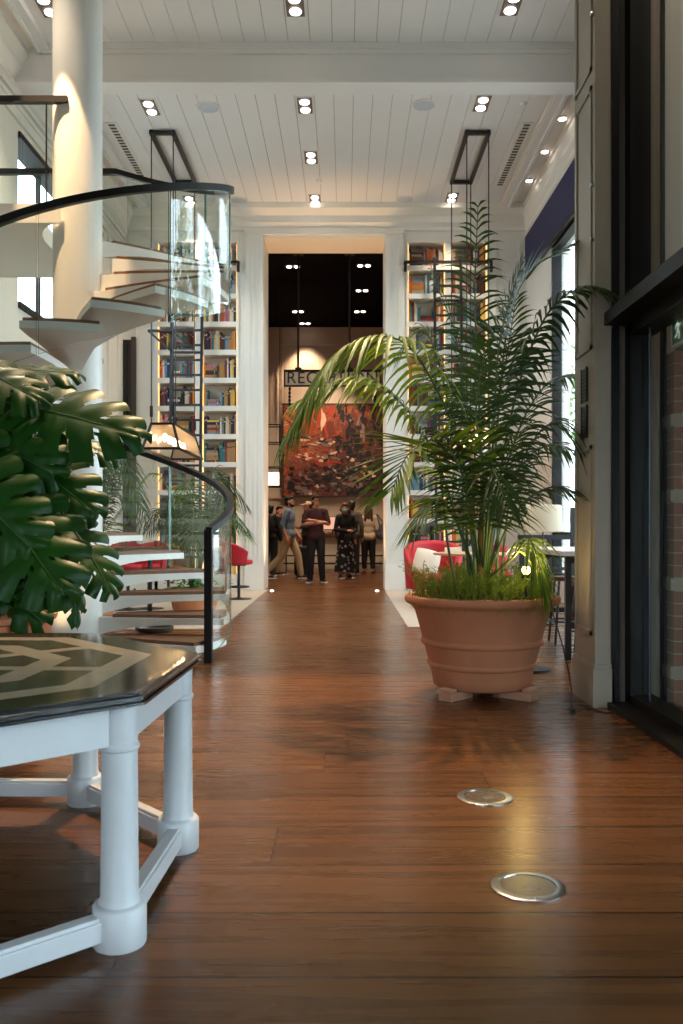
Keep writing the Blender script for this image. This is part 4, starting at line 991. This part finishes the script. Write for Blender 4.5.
FR = [
 # points (pixel, pixel, distance), leaflet length, leaflets, start, droop, width, material
 ([base(0, .1), (480, 430, 6.05), (475, 300, 6.0), (478, 206, 5.95)], .46, 30, .42, .60, .022, 1),
 ([base(-4), (462, 455, 5.9), (425, 368, 5.75), (390, 337, 5.6), (338, 352, 5.5), (288, 432, 5.4)], .50, 40, .42, .85, .034, 0),
 ([base(-8), (436, 458, 6.1), (396, 398, 6.1), (352, 378, 6.05), (296, 402, 6.0)], .42, 36, .46, .75, .03, 0),
 ([base(-2), (464, 478, 5.8), (434, 444, 5.6), (408, 455, 5.45), (392, 490, 5.35)], .60, 26, .45, .10, .032, 0),
 ([base(4), (510, 420, 5.9), (545, 318, 5.75), (590, 287, 5.6), (640, 312, 5.5)], .40, 26, .5, .8, .044, 1),
 ([base(3), (497, 430, 6.1), (508, 325, 6.1), (530, 272, 6.1), (572, 246, 6.1)], .50, 32, .5, .18, .026, 1),
 ([base(-3), (468, 440, 6.3), (458, 345, 6.4), (432, 272, 6.4)], .50, 26, .46, .55, .02, 1),
 ([base(2), (493, 440, 5.8), (500, 340, 5.75), (522, 262, 5.7)], .48, 26, .46, .45, .026, 1),
 ([base(-5), (462, 470, 6.2), (444, 385, 6.3), (425, 330, 6.3), (402, 348, 6.3)], .44, 26, .44, .7, .024, 1),
 ([base(5), (518, 470, 6.1), (554, 424, 6.1), (594, 474, 6.0)], .48, 30, .36, .7, .026, 1),
 ([base(4), (510, 455, 6.2), (543, 388, 6.3), (584, 372, 6.4)], .48, 28, .40, .5, .026, 1),
 ([base(6), (514, 515, 6.0), (552, 487, 6.0), (594, 504, 6.0)], .38, 26, .36, .6, .024, 1),
 ([base(8, -.2), (514, 556, 5.75), (530, 540, 5.65), (546, 590, 5.6)], .30, 18, .35, .9, .03, 0),
 ([base(-6), (456, 520, 5.9), (436, 500, 5.8), (410, 528, 5.75)], .38, 22, .35, .6, .026, 0),
 ([base(-1), (490, 440, 6.2), (506, 360, 6.3), (516, 300, 6.4)], .46, 26, .42, .45, .026, 1),
 ([base(3), (505, 495, 6.3), (540, 448, 6.4), (578, 452, 6.5)], .44, 24, .4, .55, .026, 1),
 ([base(0), (484, 480, 5.6), (476, 410, 5.5), (486, 345, 5.4)], .46, 24, .42, .6, .028, 1),
 ([base(-2), (470, 500, 5.7), (452, 452, 5.55), (434, 430, 5.45)], .40, 22, .36, .6, .026, 1),
 ([base(2), (494, 500, 5.7), (510, 450, 5.55), (530, 425, 5.45)], .44, 24, .34, .65, .028, 1),
 ([base(-4), (468, 520, 6.3), (450, 476, 6.5), (426, 466, 6.7)], .38, 22, .36, .6, .024, 0),
 ([base(1), (488, 510, 5.6), (492, 470, 5.4), (505, 500, 5.2)], .36, 20, .4, .8, .026, 1),
]
for pts, L, n, s0, g, w, mi in FR: frond(t, PP(pts), L, rp, n, s0, g, w, (palmgreen, palmdark)[mi], .011)  # light put in the colour: lit fronds brighter green, centre fronds darker
for (bx, by, tx, ty, r) in ((480, 6.0, 484, 470, .034), (490, 6.1, 489, 490, .022), (470, 6.05, 466, 480, .014), (476, 5.95, 474, 470, .016), (497, 6.05, 500, 480, .015), (458, 6.1, 440, 470, .012), (500, 6.2, 510, 490, .012)):
    p0 = at(bx, 596, by); p1 = at((bx+tx)/2-1, 545, by); p2 = at(tx, ty, by)
    MB().tube(spline([p0, p1, p2], 8), [r*(1-.5*i/16) for i in range(17)], 10).build('stem', stembrown if r > .03 else stemgreen, t, smooth=True)
b = MB(); rf = random.Random(4)
for i in range(520):                                   # feathery plumes
    a = rf.uniform(0, 2*PI); r = .46*math.sqrt(rf.random()); hgt = rf.uniform(.12, .25)*(.6+.5*math.sin(a*2.5+r*9)**2)
    p = PC+V(r*math.cos(a), r*math.sin(a), zr-.03); out = V(rf.uniform(-1, 1), rf.uniform(-1, 1), 0)*.09+V(math.cos(a), math.sin(a), 0)*.08*(r/.46)**2
    cv = [p+out*(k/6)**1.5+V(0, 0, hgt*(1-(1-k/6)**1.6)) for k in range(7)]; w = V(-out.y, out.x, 0).normalized()*.0022
    for c, d in zip(cv, cv[1:]): b.face([c-w, c+w, d+w, d-w])
    for k in range(24):
        u = .15+.85*k/24; j = min(5, int(u*6)); c = cv[j].lerp(cv[j+1], u*6-j) if j < 6 else cv[6]
        s_ = V(rf.uniform(-1, 1), rf.uniform(-1, 1), rf.uniform(-.2, .8)).normalized()*rf.uniform(.018, .05)*(1.15-u*.6); n_ = s_.cross(V(rf.random(), rf.random(), 1)).normalized()*.0021
        b.face([c-n_, c+s_*.6-n_*.8, c+s_, c+s_*.6+n_*.8, c+n_])
for i in range(90):                                   # strands that spill over the rim
    a = rf.uniform(-PI, 0) if i % 2 else rf.uniform(0, 2*PI); p = PC+V(.45*math.cos(a), .45*math.sin(a), zr); o_ = V(math.cos(a), math.sin(a), 0)
    q = p+o_*.06+V(0, 0, .02); e = p+o_*.075+V(0, 0, -rf.uniform(.03, .12)); w = V(-o_.y, o_.x, 0)*.006
    v = [b.bm.verts.new(c) for c in (p-w, p+w, q+w, q-w, e)]; b._f(v[:4]); b._f([v[3], v[2], v[4]])
o = b.build('ground_fern', ferngreen, t); o['kind'] = 'stuff'; o['label'] = 'feathery fern growing over the soil'
for i, a in enumerate((-2.35, -.75, 1.3)):
    c = PC+V(.29*math.cos(a), .29*math.sin(a), 0); M = Matrix.Translation(c) @ Matrix.Rotation(a, 4, 'Z')
    o = MB().prism([(-.12, -.05), (.12, -.055), (.12, .055), (-.12, .05)], 0, .058)
    o.bm.transform(M)
    b2 = MB(); b2.box(.06, .12, -.055, .055, .058, .085); b2.bm.transform(M)
    me = bpy.data.meshes.new('tmp'); b2.bm.to_mesh(me); o.bm.from_mesh(me); b2.bm.free(); bpy.data.meshes.remove(me)
    tag(o.build('pot_foot', terra2, bevel=.006), ('wedge-shaped terracotta foot under the big pot on its aisle side', 'wedge-shaped terracotta foot under the big pot on its pillar side', 'wedge-shaped terracotta foot under the far side of the big pot')[i], 'pot foot', 'feet under the big pot')
# little spike light among the fern, with its lead
lp = at(526, 573, 5.80)
t = thing('garden_spotlight', 'small lit spike lamp among the fern in the big palm pot', 'lamp', (lp.x, lp.y, zr))
MB().tube([(lp.x, lp.y, zr-.1), (lp.x, lp.y, lp.z-.03)], .008, 8).build('spike', black, t)
MB().lathe([(.02, -.05), (.034, -.03), (.036, .02), (.03, .022)], lp, 16).build('housing', black, t)
MB().ell(lp+V(-.005, -.03, .02), .027, 12, 8).build('bulb', emit_mat('yellow_lamp', (1, .62, .1, 1), 30), t)
cab = spline([V(1.40, 6.05, .65), V(1.47, 5.95, .35), V(1.475, 5.75, .12), fl(572, 712)+V(0, 0, .012)], 8)
tag(MB().tube(cab, .005, 6).box(fl(572, 712).x-.014, fl(572, 712).x+.014, fl(572, 712).y-.03, fl(572, 712).y+.01, .001, .026).build('power_lead', black), 'thin black lead hanging from the big pot to a plug on the floor', 'cable')
q = [fl(575, 700)+V(0, 0, .006), fl(582, 706)+V(0, 0, .006), fl(600, 712)+V(0, 0, .006), fl(628, 714)+V(0, 0, .006)]
tag(MB().tube(spline(q, 8), .005, 6).build('floor_cable', black), 'black cable lying on the floor around the foot of the putty pillar', 'cable')

# monstera
def monstera_leaf(parent, P0, P1, nrm, half, rnd, lobes=6, droop=.12, m=mongreen):
    u = (P1-P0); L = u.length; u.normalize(); nrm = Vector(nrm); w = nrm.cross(u).normalized(); n = u.cross(w).normalized()
    b = MB(); NC = 9; NS = 9
    def mid(t): return P0+u*L*t-n*droop*L*t*t
    for sg in (1, -1):
        g = {}; tot = lobes*NC
        for c in range(tot+1):
            for lobe in {min(c//NC, lobes-1), max(0, (c-1)//NC)}:
                t0 = c/tot; tc = (lobe+.5)/lobes; f = (t0*lobes-lobe)
                for s in range(NS+1):
                    v = s/NS; te = tc+(t0-tc)*(1-.2*max(0, v-.35)**1.1)
                    ln = half*(math.sin(PI*min(1, .16+.84*te**.8))**.6+.04)*(1-.12*abs(2*f-1)**2.5)
                    ang = math.radians(112-82*te)
                    p = mid(te*.97)+(w*sg*math.sin(ang)+u*math.cos(ang))*ln*v+n*(.10*v-.34*v*v)*half-n*.03*half*math.cos(f*2*PI)*v
                    g[c, s, lobe] = b.bm.verts.new(p)
        for c in range(tot):
            lobe = c//NC; f = (c % NC); v_ = lobe % 3 == 1
            for s in range(NS):
                if f in ((0,) if v_ else (0, NC-1)) and s >= 4+(lobe % 2): continue
                if f in (0, 1) and s == 2 and lobe % 2 == 0: continue
                b._f([g[c, s, lobe], g[c+1, s, lobe], g[c+1, s+1, lobe], g[c, s+1, lobe]])
    loose = [v for v in b.bm.verts if not v.link_faces]
    bmesh.ops.delete(b.bm, geom=loose, context='VERTS'); bmesh.ops.remove_doubles(b.bm, verts=b.bm.verts, dist=.0008)
    b.m(1).tube([mid(i/8)+n*.002 for i in range(9)], [.006*(1-.8*i/8) for i in range(9)], 5)
    o = b.build('leaf', [m, stemgreen], parent, smooth=True, angle=None); return o
MC = V(-1.98, 4.85, 0)
t = thing('potted_monstera', 'dark glossy monstera with split leaves in a terracotta pot behind the octagonal table', 'potted plant', MC)
MB().lathe(pot_profile(.26, .36, .69), MC, 40).build('pot', terra, t, smooth=True, angle=50)
MB().lathe([(.315, .62), (.01, .64)], MC, 24).build('soil', soil, t)
rm = random.Random(8)
crownp = MC+V(.1, -.05, .75)
ML = [((2, 402, 4.7), (140, 424, 4.5), (.05, -.75, .66), .30), ((-30, 372, 4.9), (78, 362, 4.9), (0, -.45, .9), .24), ((-10, 495, 4.3), (62, 586, 4.0), (.25, -.85, .45), .30),
      ((68, 522, 4.5), (116, 588, 4.35), (.6, -.6, .5), .19), ((12, 452, 4.6), (98, 508, 4.5), (.1, -.8, .6), .24), ((-30, 430, 4.5), (52, 470, 4.4), (0, -.9, .45), .28), ((40, 430, 4.8), (122, 452, 4.8), (.1, -.5, .85), .17),
      ((-60, 440, 4.4), (-10, 520, 4.2), (0, -.95, .3), .28), ((10, 520, 4.9), (50, 590, 4.9), (.1, -.9, .4), .22), ((30, 486, 4.9), (92, 520, 4.9), (.2, -.7, .6), .20), ((-40, 360, 4.6), (40, 392, 4.5), (0, -.5, .85), .26), ((-60, 520, 4.6), (0, 590, 4.5), (0, -.9, .4), .26),
      ((-90, 380, 4.7), (-150, 440, 4.6), (0, -.7, .7), .3), ((-70, 340, 5.1), (-60, 300, 5.4), (0, -.4, .9), .3), ((-40, 548, 4.75), (40, 618, 4.5), (.2, -.9, .35), .22), ((-50, 470, 4.2), (30, 545, 4.05), (.1, -.9, .4), .27), ((-20, 460, 5.1), (40, 500, 5.1), (0, -.9, .4), .26), ((60, 500, 4.7), (86, 625, 4.45), (.7, -.6, .2), .13)]
for a, c, n, h in ML:
    P0, P1 = at(*a), at(*c); o = monstera_leaf(t, P0, P1, n, h, rm)
    mp = (crownp+P0)/2+V(rm.uniform(-.08, .08), 0, .22)
    MB().tube(spline([crownp-V(0, 0, .12), mp, P0], 8), .011, 7).build('petiole', stemgreen, t, smooth=True)
def leafy(b, c, r, n, size, rnd, zmin=-1e9):
    for i in range(n):
        p = c+V(rnd.gauss(0, r[0]), rnd.gauss(0, r[1]), abs(rnd.gauss(0, r[2])))
        if p.z < zmin: p.z = zmin+.02
        d = V(rnd.uniform(-1, 1), rnd.uniform(-1, 1), rnd.uniform(-.5, .7)).normalized(); s_ = d.cross(V(rnd.uniform(-.3, .3), rnd.uniform(-.3, .3), 1)).normalized(); l = size*rnd.uniform(.7, 1.3)
        up = s_.cross(d); v = [b.bm.verts.new(q) for q in (p, p+d*l*.35+s_*l*.26-up*.05*l, p+d*l*.75+s_*l*.17-up*.02*l, p+d*l-up*.1*l, p+d*l*.75-s_*l*.17-up*.02*l, p+d*l*.35-s_*l*.26-up*.05*l, p+d*l*.5+up*.06*l)]
        for k in range(6): b._f([v[6], v[k], v[(k+1) % 6]])
b = MB(); leafy(b, MC+V(.05, -.05, .68), (.17, .17, .14), 240, .1, rm, .66); leafy(b, MC+V(.3, -.2, .72), (.06, .08, .1), 60, .1, rm)
o = b.build('foliage', mongreen, t, smooth=True, angle=None); o['label'] = 'small leafy plants at the foot of the monstera'

def kentia(label, c, potr, poth, nf, Lf, hgt, seed, leafy_n=0, dirs=None):
    c = Vector(c); r = random.Random(seed); t = thing('potted_palm', label, 'potted plant', c)
    MB().lathe(pot_profile(potr*.74, potr, poth), c, 36).build('pot', terra, t, smooth=True, angle=50)
    MB().lathe([(potr-.045, poth-.06), (.01, poth-.03)], c, 20).build('soil', soil, t)
    for i in range(nf):
        a = dirs[i] if dirs and i < len(dirs) else 2*PI*i/nf*1.618+r.uniform(-.3, .3); e = r.uniform(.35, 1.0)
        hh = hgt*r.uniform(.6, 1); rr = Lf*e; d = V(math.cos(a), math.sin(a), 0); p0 = c+V(0, 0, poth-.05)+d*.04
        frond(t, [p0, p0+d*rr*.16+V(0, 0, hh*.5), p0+d*rr*.45+V(0, 0, hh*.92), p0+d*rr+V(0, 0, hh*(.95-.45*e))], .4*min(1, hgt/1.6), r, 26, .38, .6, .024, palmdark if i % 3 else palmgreen, .01, seg=4)
    if leafy_n:
        b = MB(); leafy(b, c+V(0, 0, poth-.04), (potr*.5, potr*.5, .1), leafy_n, .09, r, poth-.05); b.build('foliage', leafgreen, t, smooth=True, angle=None)
    return t
kentia('kentia palm in a round terracotta planter seen through the lower stair treads', (-1.95, 11.4, 0), .34, .36, 15, 1.15, 1.75, 21, 160, dirs=(.1, -.3, 2.6, 3.4, .5, 1.2, 2.0))
kentia('low palm in a terracotta planter behind the stair column near the wall', (-3.15, 11.0, 0), .32, .36, 13, .95, 2.2, 22, 120)
for c, l in (((-2.1, 9.7, 0), 'dark round dish standing on the floor under the stair treads, nearer the aisle'), ((-2.75, 9.75, 0), 'dark round dish on the floor under the stair treads, nearer the column')):
    tag(MB().lathe([(.12, .001), (.2, .012), (.215, .05), (.205, .052), (.19, .02), (.01, .016)], c, 28).build('plant_saucer', mat('dark_glazed_dish', srgb(58, 52, 46), .35), smooth=True), l, 'saucer', 'dishes under the stair')

# ------------------------------------------------------------------ seats and tables
def bar_stool(label, x, y, rot, h=.60, cat='stool'):
    t = thing('bar_stool', label, cat, (0, 0, 0), 'red pedestal stools'); ORIG[t.name] = V(0, 0, 0)
    MB().lathe([(.2, 0), (.205, .012), (.05, .028), (.028, .04)], n=28).build('base', black, t, smooth=True)
    MB().lathe([(.024, .03), (.024, h-.06)], n=14).build('post', black, t, smooth=True)
    MB().lathe([(.12, h-.065), (.12, h-.05)], n=20).build('seat_plate', black, t)
    MB().tube([(.16*math.cos(a), .16*math.sin(a), .2) for a in [2*PI*i/20 for i in range(21)]], .012, 8, cap=False).bar((-.16, 0, .2), (.16, 0, .2), .02).build('foot_ring', black, t)
    MB().lathe([(.17, h-.05), (.215, h-.04), (.225, h), (.21, h+.03), (.01, h+.04)], n=28).build('seat', red, t, smooth=True)
    b = MB(); rows = []
    for i in range(13):
        a = math.radians(-20+220*i/12); hh = h+.16+.17*math.sin(PI*i/12)**.8
        rows.append([b.bm.verts.new(V(r*math.cos(a), r*math.sin(a), z)) for r, z in ((.2, h-.03), (.235, h-.03), (.285, hh), (.25, hh+.012))])
    for p, q in zip(rows, rows[1:]):
        for k in range(4): b._f([p[k], p[(k+1) % 4], q[(k+1) % 4], q[k]])
    b._f(rows[0]); b._f(rows[-1]); b.build('backrest', red, t, smooth=True, bevel=.008)
    t.location = (x, y, 0); t.rotation_euler = (0, 0, rot); return t
bar_stool('red upholstered pedestal stool beside the doorway pilaster, to the aisle side of the handrail', -1.69, 14.0, 1.9)
bar_stool('red stool behind the stair, at the end of the brown bar table', wx(128, 12.2), 12.2, .3)
bar_stool('red stool behind the stair, tucked at the middle of the brown bar table', wx(149, 12.35), 12.35, -.2)
t = thing('bar_table', 'brown-topped bar table behind the staircase between red stools', 'table', (wx(150, 11.6), 11.6, 0)); c = V(wx(150, 11.6), 11.6, 0)
MB().box(c.x-.42, c.x+.42, c.y-.3, c.y+.3, .83, .89).build('top', mat('mid_brown_table', srgb(120, 88, 62), .4, var=.2), t, bevel=.008)
MB().lathe([(.03, .03), (.03, .83)], c, 14).build('post', black, t); MB().lathe([(.26, 0), (.25, .02), (.03, .035)], c, 24).build('base', black, t)
for px, py, l in ((157, 11.55, 'small pink cup standing on the brown bar table'),): tag(MB().lathe([(.03, .891), (.045, .97), (.04, .97), (.028, .9)], (wx(px, py), py, 0), 16).build('cup', mat('pink_glaze', srgb(188, 92, 96), .4)), l, 'cup')

# red armchair and low pale table behind the big pot
x, y = 1.36, 13.6
t = thing('armchair', 'rounded red armchair in front of the bookcase behind the big palm', 'armchair', (x, y, 0))
MB().box(x-.33, x+.33, y-.36, y+.3, .16, .44).build('seat', red, t, bevel=.06)
b = MB(); rows = []
for i in range(17):
    a = math.radians(-35+250*i/16); hh = .60+.33*max(0, math.sin(math.radians(180*i/16)))**.6
    rows.append([b.bm.verts.new(V(x+r*math.cos(a), y+r*math.sin(a)*.95, z)) for r, z in ((.33, .2), (.42, .2), (.46, hh-.02), (.42, hh+.02), (.36, hh-.02))])
for p, q in zip(rows, rows[1:]):
    for k in range(5): b._f([p[k], p[(k+1) % 5], q[(k+1) % 5], q[k]])
b._f(rows[0]); b._f(rows[-1]); b.build('backrest', red, t, smooth=True, bevel=.02)
for dx in (-.28, .28):
    for dy in (-.3, .25): MB().lathe([(.014, 0), (.024, .18)], (x+dx, y+dy, 0), 10).build('leg', walnut, t)
bb = MB(); cm = Matrix.Rotation(-.3, 3, 'X') @ Matrix.Rotation(.25, 3, 'Y')
for sg in (1, -1):
    g = [[bb.bm.verts.new(V(x-.12, y-.22, .62)+cm @ V(u*.2*(1-.08*w*w), sg*.075*((1-u**4)*(1-w**4))**.6, w*.2*(1-.08*u*u))) for u in [k/7-1 for k in range(15)]] for w in [k/7-1 for k in range(15)]]
    for i in range(14):
        for j in range(14): bb._f([g[i][j], g[i+1][j], g[i+1][j+1], g[i][j+1]])
bmesh.ops.remove_doubles(bb.bm, verts=bb.bm.verts, dist=.0005)
tag(bb.build('cushion', linen, smooth=True, angle=None), 'white cushion propped on the red armchair', 'cushion')
x, y = wx(470, 12.4), 12.4
t = thing('cafe_table', 'round pale wooden pedestal table behind the big palm', 'table', (x, y, 0))
MB().lathe([(.5, .755), (.52, .765), (.52, .785), (.505, .79)], (x, y, 0), 40).build('top', oak, t)
MB().lathe([(.035, .03), (.035, .755)], (x, y, 0), 14).build('post', black, t); MB().lathe([(.28, 0), (.27, .02), (.035, .035)], (x, y, 0), 24).build('base', black, t)
tag(MB().box(x-.35, x-.13, y-.08, y+.08, .791, .86).build('napkin_box', linen, bevel=.006), 'small pale box standing on the round wooden table', 'box')
x, y = wx(494, 13.3), 13.3
t = thing('dining_chair', 'low red chair beyond the round wooden table', 'chair', (x, y, 0))
MB().box(x-.24, x+.24, y-.24, y+.22, .4, .48).build('seat', red, t, bevel=.03)
MB().box(x-.24, x+.24, y+.2, y+.27, .48, .88).build('backrest', red, t, bevel=.03)
for dx in (-.2, .2):
    for dy in (-.2, .18): MB().lathe([(.012, 0), (.02, .41)], (x+dx, y+dy, 0), 10).build('leg', black, t)

# window-side bar table and stools
t = thing('bar_table', 'long high table with black trestle legs beside the windows, past the putty pillar', 'table', (2.35, 8.3, 0))
MB().box(1.84, 2.9, 7.5, 9.2, .90, .945).build('top', mat('pale_grey_tabletop', srgb(200, 192, 190), .25), t, bevel=.005)
for y in (7.62, 9.05):
    for x in (1.93, 2.8): MB().box(x-.025, x+.025, y-.025, y+.025, 0, .90).build('leg', black, t)
    [MB().bar((1.93, y, z), (2.8, y, z), .045, .05).build('rail', black, t) for z in (.3, .86)]
MB().bar((1.95, 7.62, .31), (2.8, 9.05, .31), .035, .03).build('brace', black, t)
def wood_stool(label, x, y, h=.62):
    t = thing('wooden_stool', label, 'stool', (x, y, 0), 'wood-seated stools at the high table')
    MB().lathe([(.16, h), (.175, h+.008), (.175, h+.03), (.16, h+.038)], (x, y, 0), 28).build('seat', walnut, t)
    for k in range(4):
        a = PI/4+k*PI/2; MB().tube([(x+.13*math.cos(a), y+.13*math.sin(a), h), (x+.2*math.cos(a), y+.2*math.sin(a), 0)], .013, 8).build('leg', black, t)
    MB().tube([(x+.175*math.cos(a), y+.175*math.sin(a), .22) for a in [2*PI*i/20 for i in range(21)]], .01, 6, cap=False).build('foot_ring', black, t)
wood_stool('wood-seated black stool under the near end of the high table', 2.18, 7.95); wood_stool('wood-seated black stool further along the high table', 2.2, 8.75)
x, y = wx(533, 7.0), 7.05
t = thing('side_table', 'small dark pedestal table mostly hidden behind the big pot', 'table', (x, y, 0))
MB().lathe([(.15, 0), (.15, .02), (.03, .035)], (x, y, 0), 28).build('base', mat('dark_green_metal', srgb(44, 50, 52), .4), t); MB().lathe([(.02, .03), (.02, .56)], (x, y, 0), 12).build('post', black, t); MB().lathe([(.17, .56), (.17, .58)], (x, y, 0), 28).build('top', walnut, t)
x, y = wx(543, 10.4), 10.4
t = thing('floor_lamp', 'floor lamp with a pale drum shade beside the windows', 'lamp', (x, y, 0))
MB().lathe([(.14, 0), (.14, .02), (.015, .03)], (x, y, 0), 24).build('base', black, t); MB().tube([(x, y, .03), (x, y, 1.3)], .011, 8).build('pole', black, t)
MB().lathe([(.2, 1.09), (.225, 1.1), (.215, 1.40), (.2, 1.41), (.21, 1.39), (.215, 1.11)], (x, y, 0), 32, cap=False).build('lamp_shade', linen, t, smooth=True)
t = thing('railing', 'low black metal railing in front of the windows', 'railing', (2.85, 11.2, 0))
MB().bar((2.2, 11.2, 1.02), (3.2, 11.2, 1.02), .05, .06).build('top_rail', black, t); MB().bar((2.2, 11.2, .62), (3.2, 11.2, .62), .04).build('lower_rail', black, t)
for x in (2.25, 2.6, 2.9, 3.15): MB().box(x-.03, x+.03, 11.17, 11.23, 0, 1.4 if x > 2.8 else 1.05).build('post', black, t)

# ------------------------------------------------------------------ outside
struct(MB().box(-40, 40, -40, 60, -.6, -.5).build('ground', mat('grey_pavement', srgb(150, 148, 142), .8)))
for i, (x, y, h, r_, l) in enumerate(((8.2, 26, 7.5, 1.7, 'leafy street tree outside the tall windows, nearest the doorway wall'), (7.4, 19, 6.5, 1.5, 'leafy street tree outside the middle of the tall windows'), (12, 38, 9, 2.6, 'larger leafy tree further off outside the windows'), (7.0, 8.6, 6.8, 1.5, 'leafy street tree outside, level with the high bar table'), (7.6, 13.2, 6.6, 1.6, 'leafy street tree outside, level with the window lamp'))):
    t = thing('street_tree', l, 'tree', (x, y, -.5), 'street trees outside the windows'); r = random.Random(50+i)
    MB().tube([(x, y, -.5), (x+.05, y, h*.3), (x-.05, y+.05, h*.6), (x, y, h*.85)], [.14, .11, .07, .02], 10).build('trunk', bark, t, smooth=True)
    b = MB()
    for k in range(1400):
        a = r.uniform(0, 2*PI); q = r.uniform(-1, 1); rr = r_*r.random()**.4; leafc = V(x+rr*math.cos(a)*math.sqrt(1-q*q), y+rr*math.sin(a)*math.sqrt(1-q*q), h*.68+rr*q*1.5)
        leafy(b, leafc, (.01, .01, .01), 1, .3, r)
    b.build('crown', treegreen, t, smooth=True, angle=None)

# ------------------------------------------------------------------ light
w = bpy.data.worlds.new('sky'); bpy.context.scene.world = w; w.use_nodes = True; nt = w.node_tree
bg = nt.nodes['Background']; tc = nt.nodes.new('ShaderNodeTexCoord'); sx = nt.nodes.new('ShaderNodeSeparateXYZ'); cr = nt.nodes.new('ShaderNodeValToRGB')
nt.links.new(tc.outputs['Generated'], sx.inputs[0]); nt.links.new(sx.outputs['Z'], cr.inputs[0]); nt.links.new(cr.outputs[0], bg.inputs[0])
cr.color_ramp.elements[0].position = 0; cr.color_ramp.elements[0].color = (.66, .84, .98, 1); cr.color_ramp.elements[1].position = .6; cr.color_ramp.elements[1].color = (.74, .86, 1, 1)
bg.inputs[1].default_value = SKY
def portal(name, loc, rot, sx_, sy_):
    l = bpy.data.lights.new(name, 'AREA'); l.shape = 'RECTANGLE'; l.size = sx_; l.size_y = sy_; l.cycles.is_portal = True
    o = bpy.data.objects.new(name, l); C.objects.link(o); o.location = loc; o.rotation_euler = rot
portal('portal_window', (XR+.2, (WA[0]+WA[1])/2, 3), (0, PI/2, 0), 5.3, WA[1]-WA[0]); portal('portal_window', (XR+.2, (WB[0]+WB[1])/2, 3), (0, PI/2, 0), 5.3, WB[1]-WB[0])
portal('portal_window', (XL-.28, (W2[0]+W2[1])/2, 4.95), (0, -PI/2, 0), 2.2, W2[1]-W2[0]); portal('portal_window', (-2.15, YB-.3, 1.75), (PI/2, 0, 0), 2.5, 3.5); portal('portal_window', (3.32, 1.1, 1.15), (0, PI/2, 0), 2.3, 4.2)
def spot(name, loc, target, power, ang=60, col=(1, .84, .66), blend=.6, rad=.06):
    l = bpy.data.lights.new(name, 'SPOT'); l.energy = power; l.spot_size = math.radians(ang); l.spot_blend = blend; l.color = col; l.shadow_soft_size = rad
    o = bpy.data.objects.new(name, l); C.objects.link(o); o.location = loc; d = Vector(target)-Vector(loc); o.rotation_euler = d.to_track_quat('-Z', 'Y').to_euler(); return o
def point(name, loc, power, col=(1, .75, .5), rad=.1):
    l = bpy.data.lights.new(name, 'POINT'); l.energy = power; l.color = col; l.shadow_soft_size = rad
    o = bpy.data.objects.new(name, l); C.objects.link(o); o.location = loc; return o
for q in lights:
    if len(q) == 2: spot('ceiling_spot', (q[0], q[1], ZC-.05), (q[0], q[1]-.2, 0), SPOTW, 80)
    else: spot('reception_spot', (q[0], q[1], 6.5), (q[0], min(q[1]+.4, 23.7), 0), RECW, 85, (1, .72, .48))
for x, y in ((-.55, 7.3), (1.87, 7.3), (-3.0, 7.3)): spot('ceiling_spot', (x, y, ZC-.05), (x, y-.2, 0), SPOTW, 80)
spot('column_spot', (-2.80, 7.0, ZC-.05), (-2.52, 7.84, 4.15), 900, 17, (1, .64, .34), .3, .02)
spot('palm_spot', (-.55, 4.7, ZC-.05), (.9, 6.0, .8), 280, 22, (1, .82, .62), .8)
spot('column_base_spot', (-2.75, 7.2, .04), (-2.5, 8.0, .9), 25, 60, (1, .68, .36), .7)
spot('aisle_spot', (-.3, 7.4, ZC-.1), (-.35, 4.9, 0), SPOTW*12, 38, (1, .66, .36))
spot('table_spot', (-3.3, 9.75, ZC-.06), (-.6, 3.2, 0), SPOTW*4.5, 40, (1, .78, .52))
for px in (272, 377): m_ = fl(px, 591); spot('marker_uplight', (m_.x, m_.y+.35, .03), (m_.x*.8-.08, 16.6, 6.4), 260, 46, (1, .6, .3), .8, .03)
spot('doorway_floor_spot', (-.4, 17.3, 6.4), (-.4, 16.7, 0), 260, 50, (1, .6, .32))
spot('painting_spot', (-.6, 21.4, 6.4), (-.6, 23.9, 3.3), 250, 50, (1, .8, .6))
spot('vestibule_fill', (2.6, 3.2, ZC-.1), (2.4, 5.9, 3.2), 90, 80, (1, .86, .7))  # added fill light without a fitting, brightens the reflection strips
point('fern_lamp_glow', (lp.x-.04, lp.y-.05, lp.z+.08), 2.5, (1, .7, .25), .03)
for y in (17.0, 18.4): pass
sp_ = bpy.context.scene
cam = bpy.data.cameras.new('camera'); co = bpy.data.objects.new('camera', cam); C.objects.link(co); sp_.camera = co
co.location = (0, 0, H); co.rotation_euler = (PI/2, 0, 0); cam.sensor_width = 36; cam.lens = F/1024*36; cam.clip_end = 200
cam.shift_x = -(CX-341.5)/1024; cam.shift_y = (CY-512)/1024; cam.clip_start = .05
cam.dof.use_dof = True; cam.dof.focus_distance = 5.6; cam.dof.aperture_fstop = 5.6
vs = sp_.view_settings; vs.view_transform = 'Standard'; vs.look = 'None'; vs.gamma = 1; vs.use_curve_mapping = False; vs.exposure = EXPO
sp_.cycles.max_bounces = 8; sp_.cycles.transparent_max_bounces = 24; sp_.cycles.sample_clamp_indirect = 6; sp_.cycles.caustics_reflective = False; sp_.cycles.caustics_refractive = False
sp_.cycles.use_denoising = True
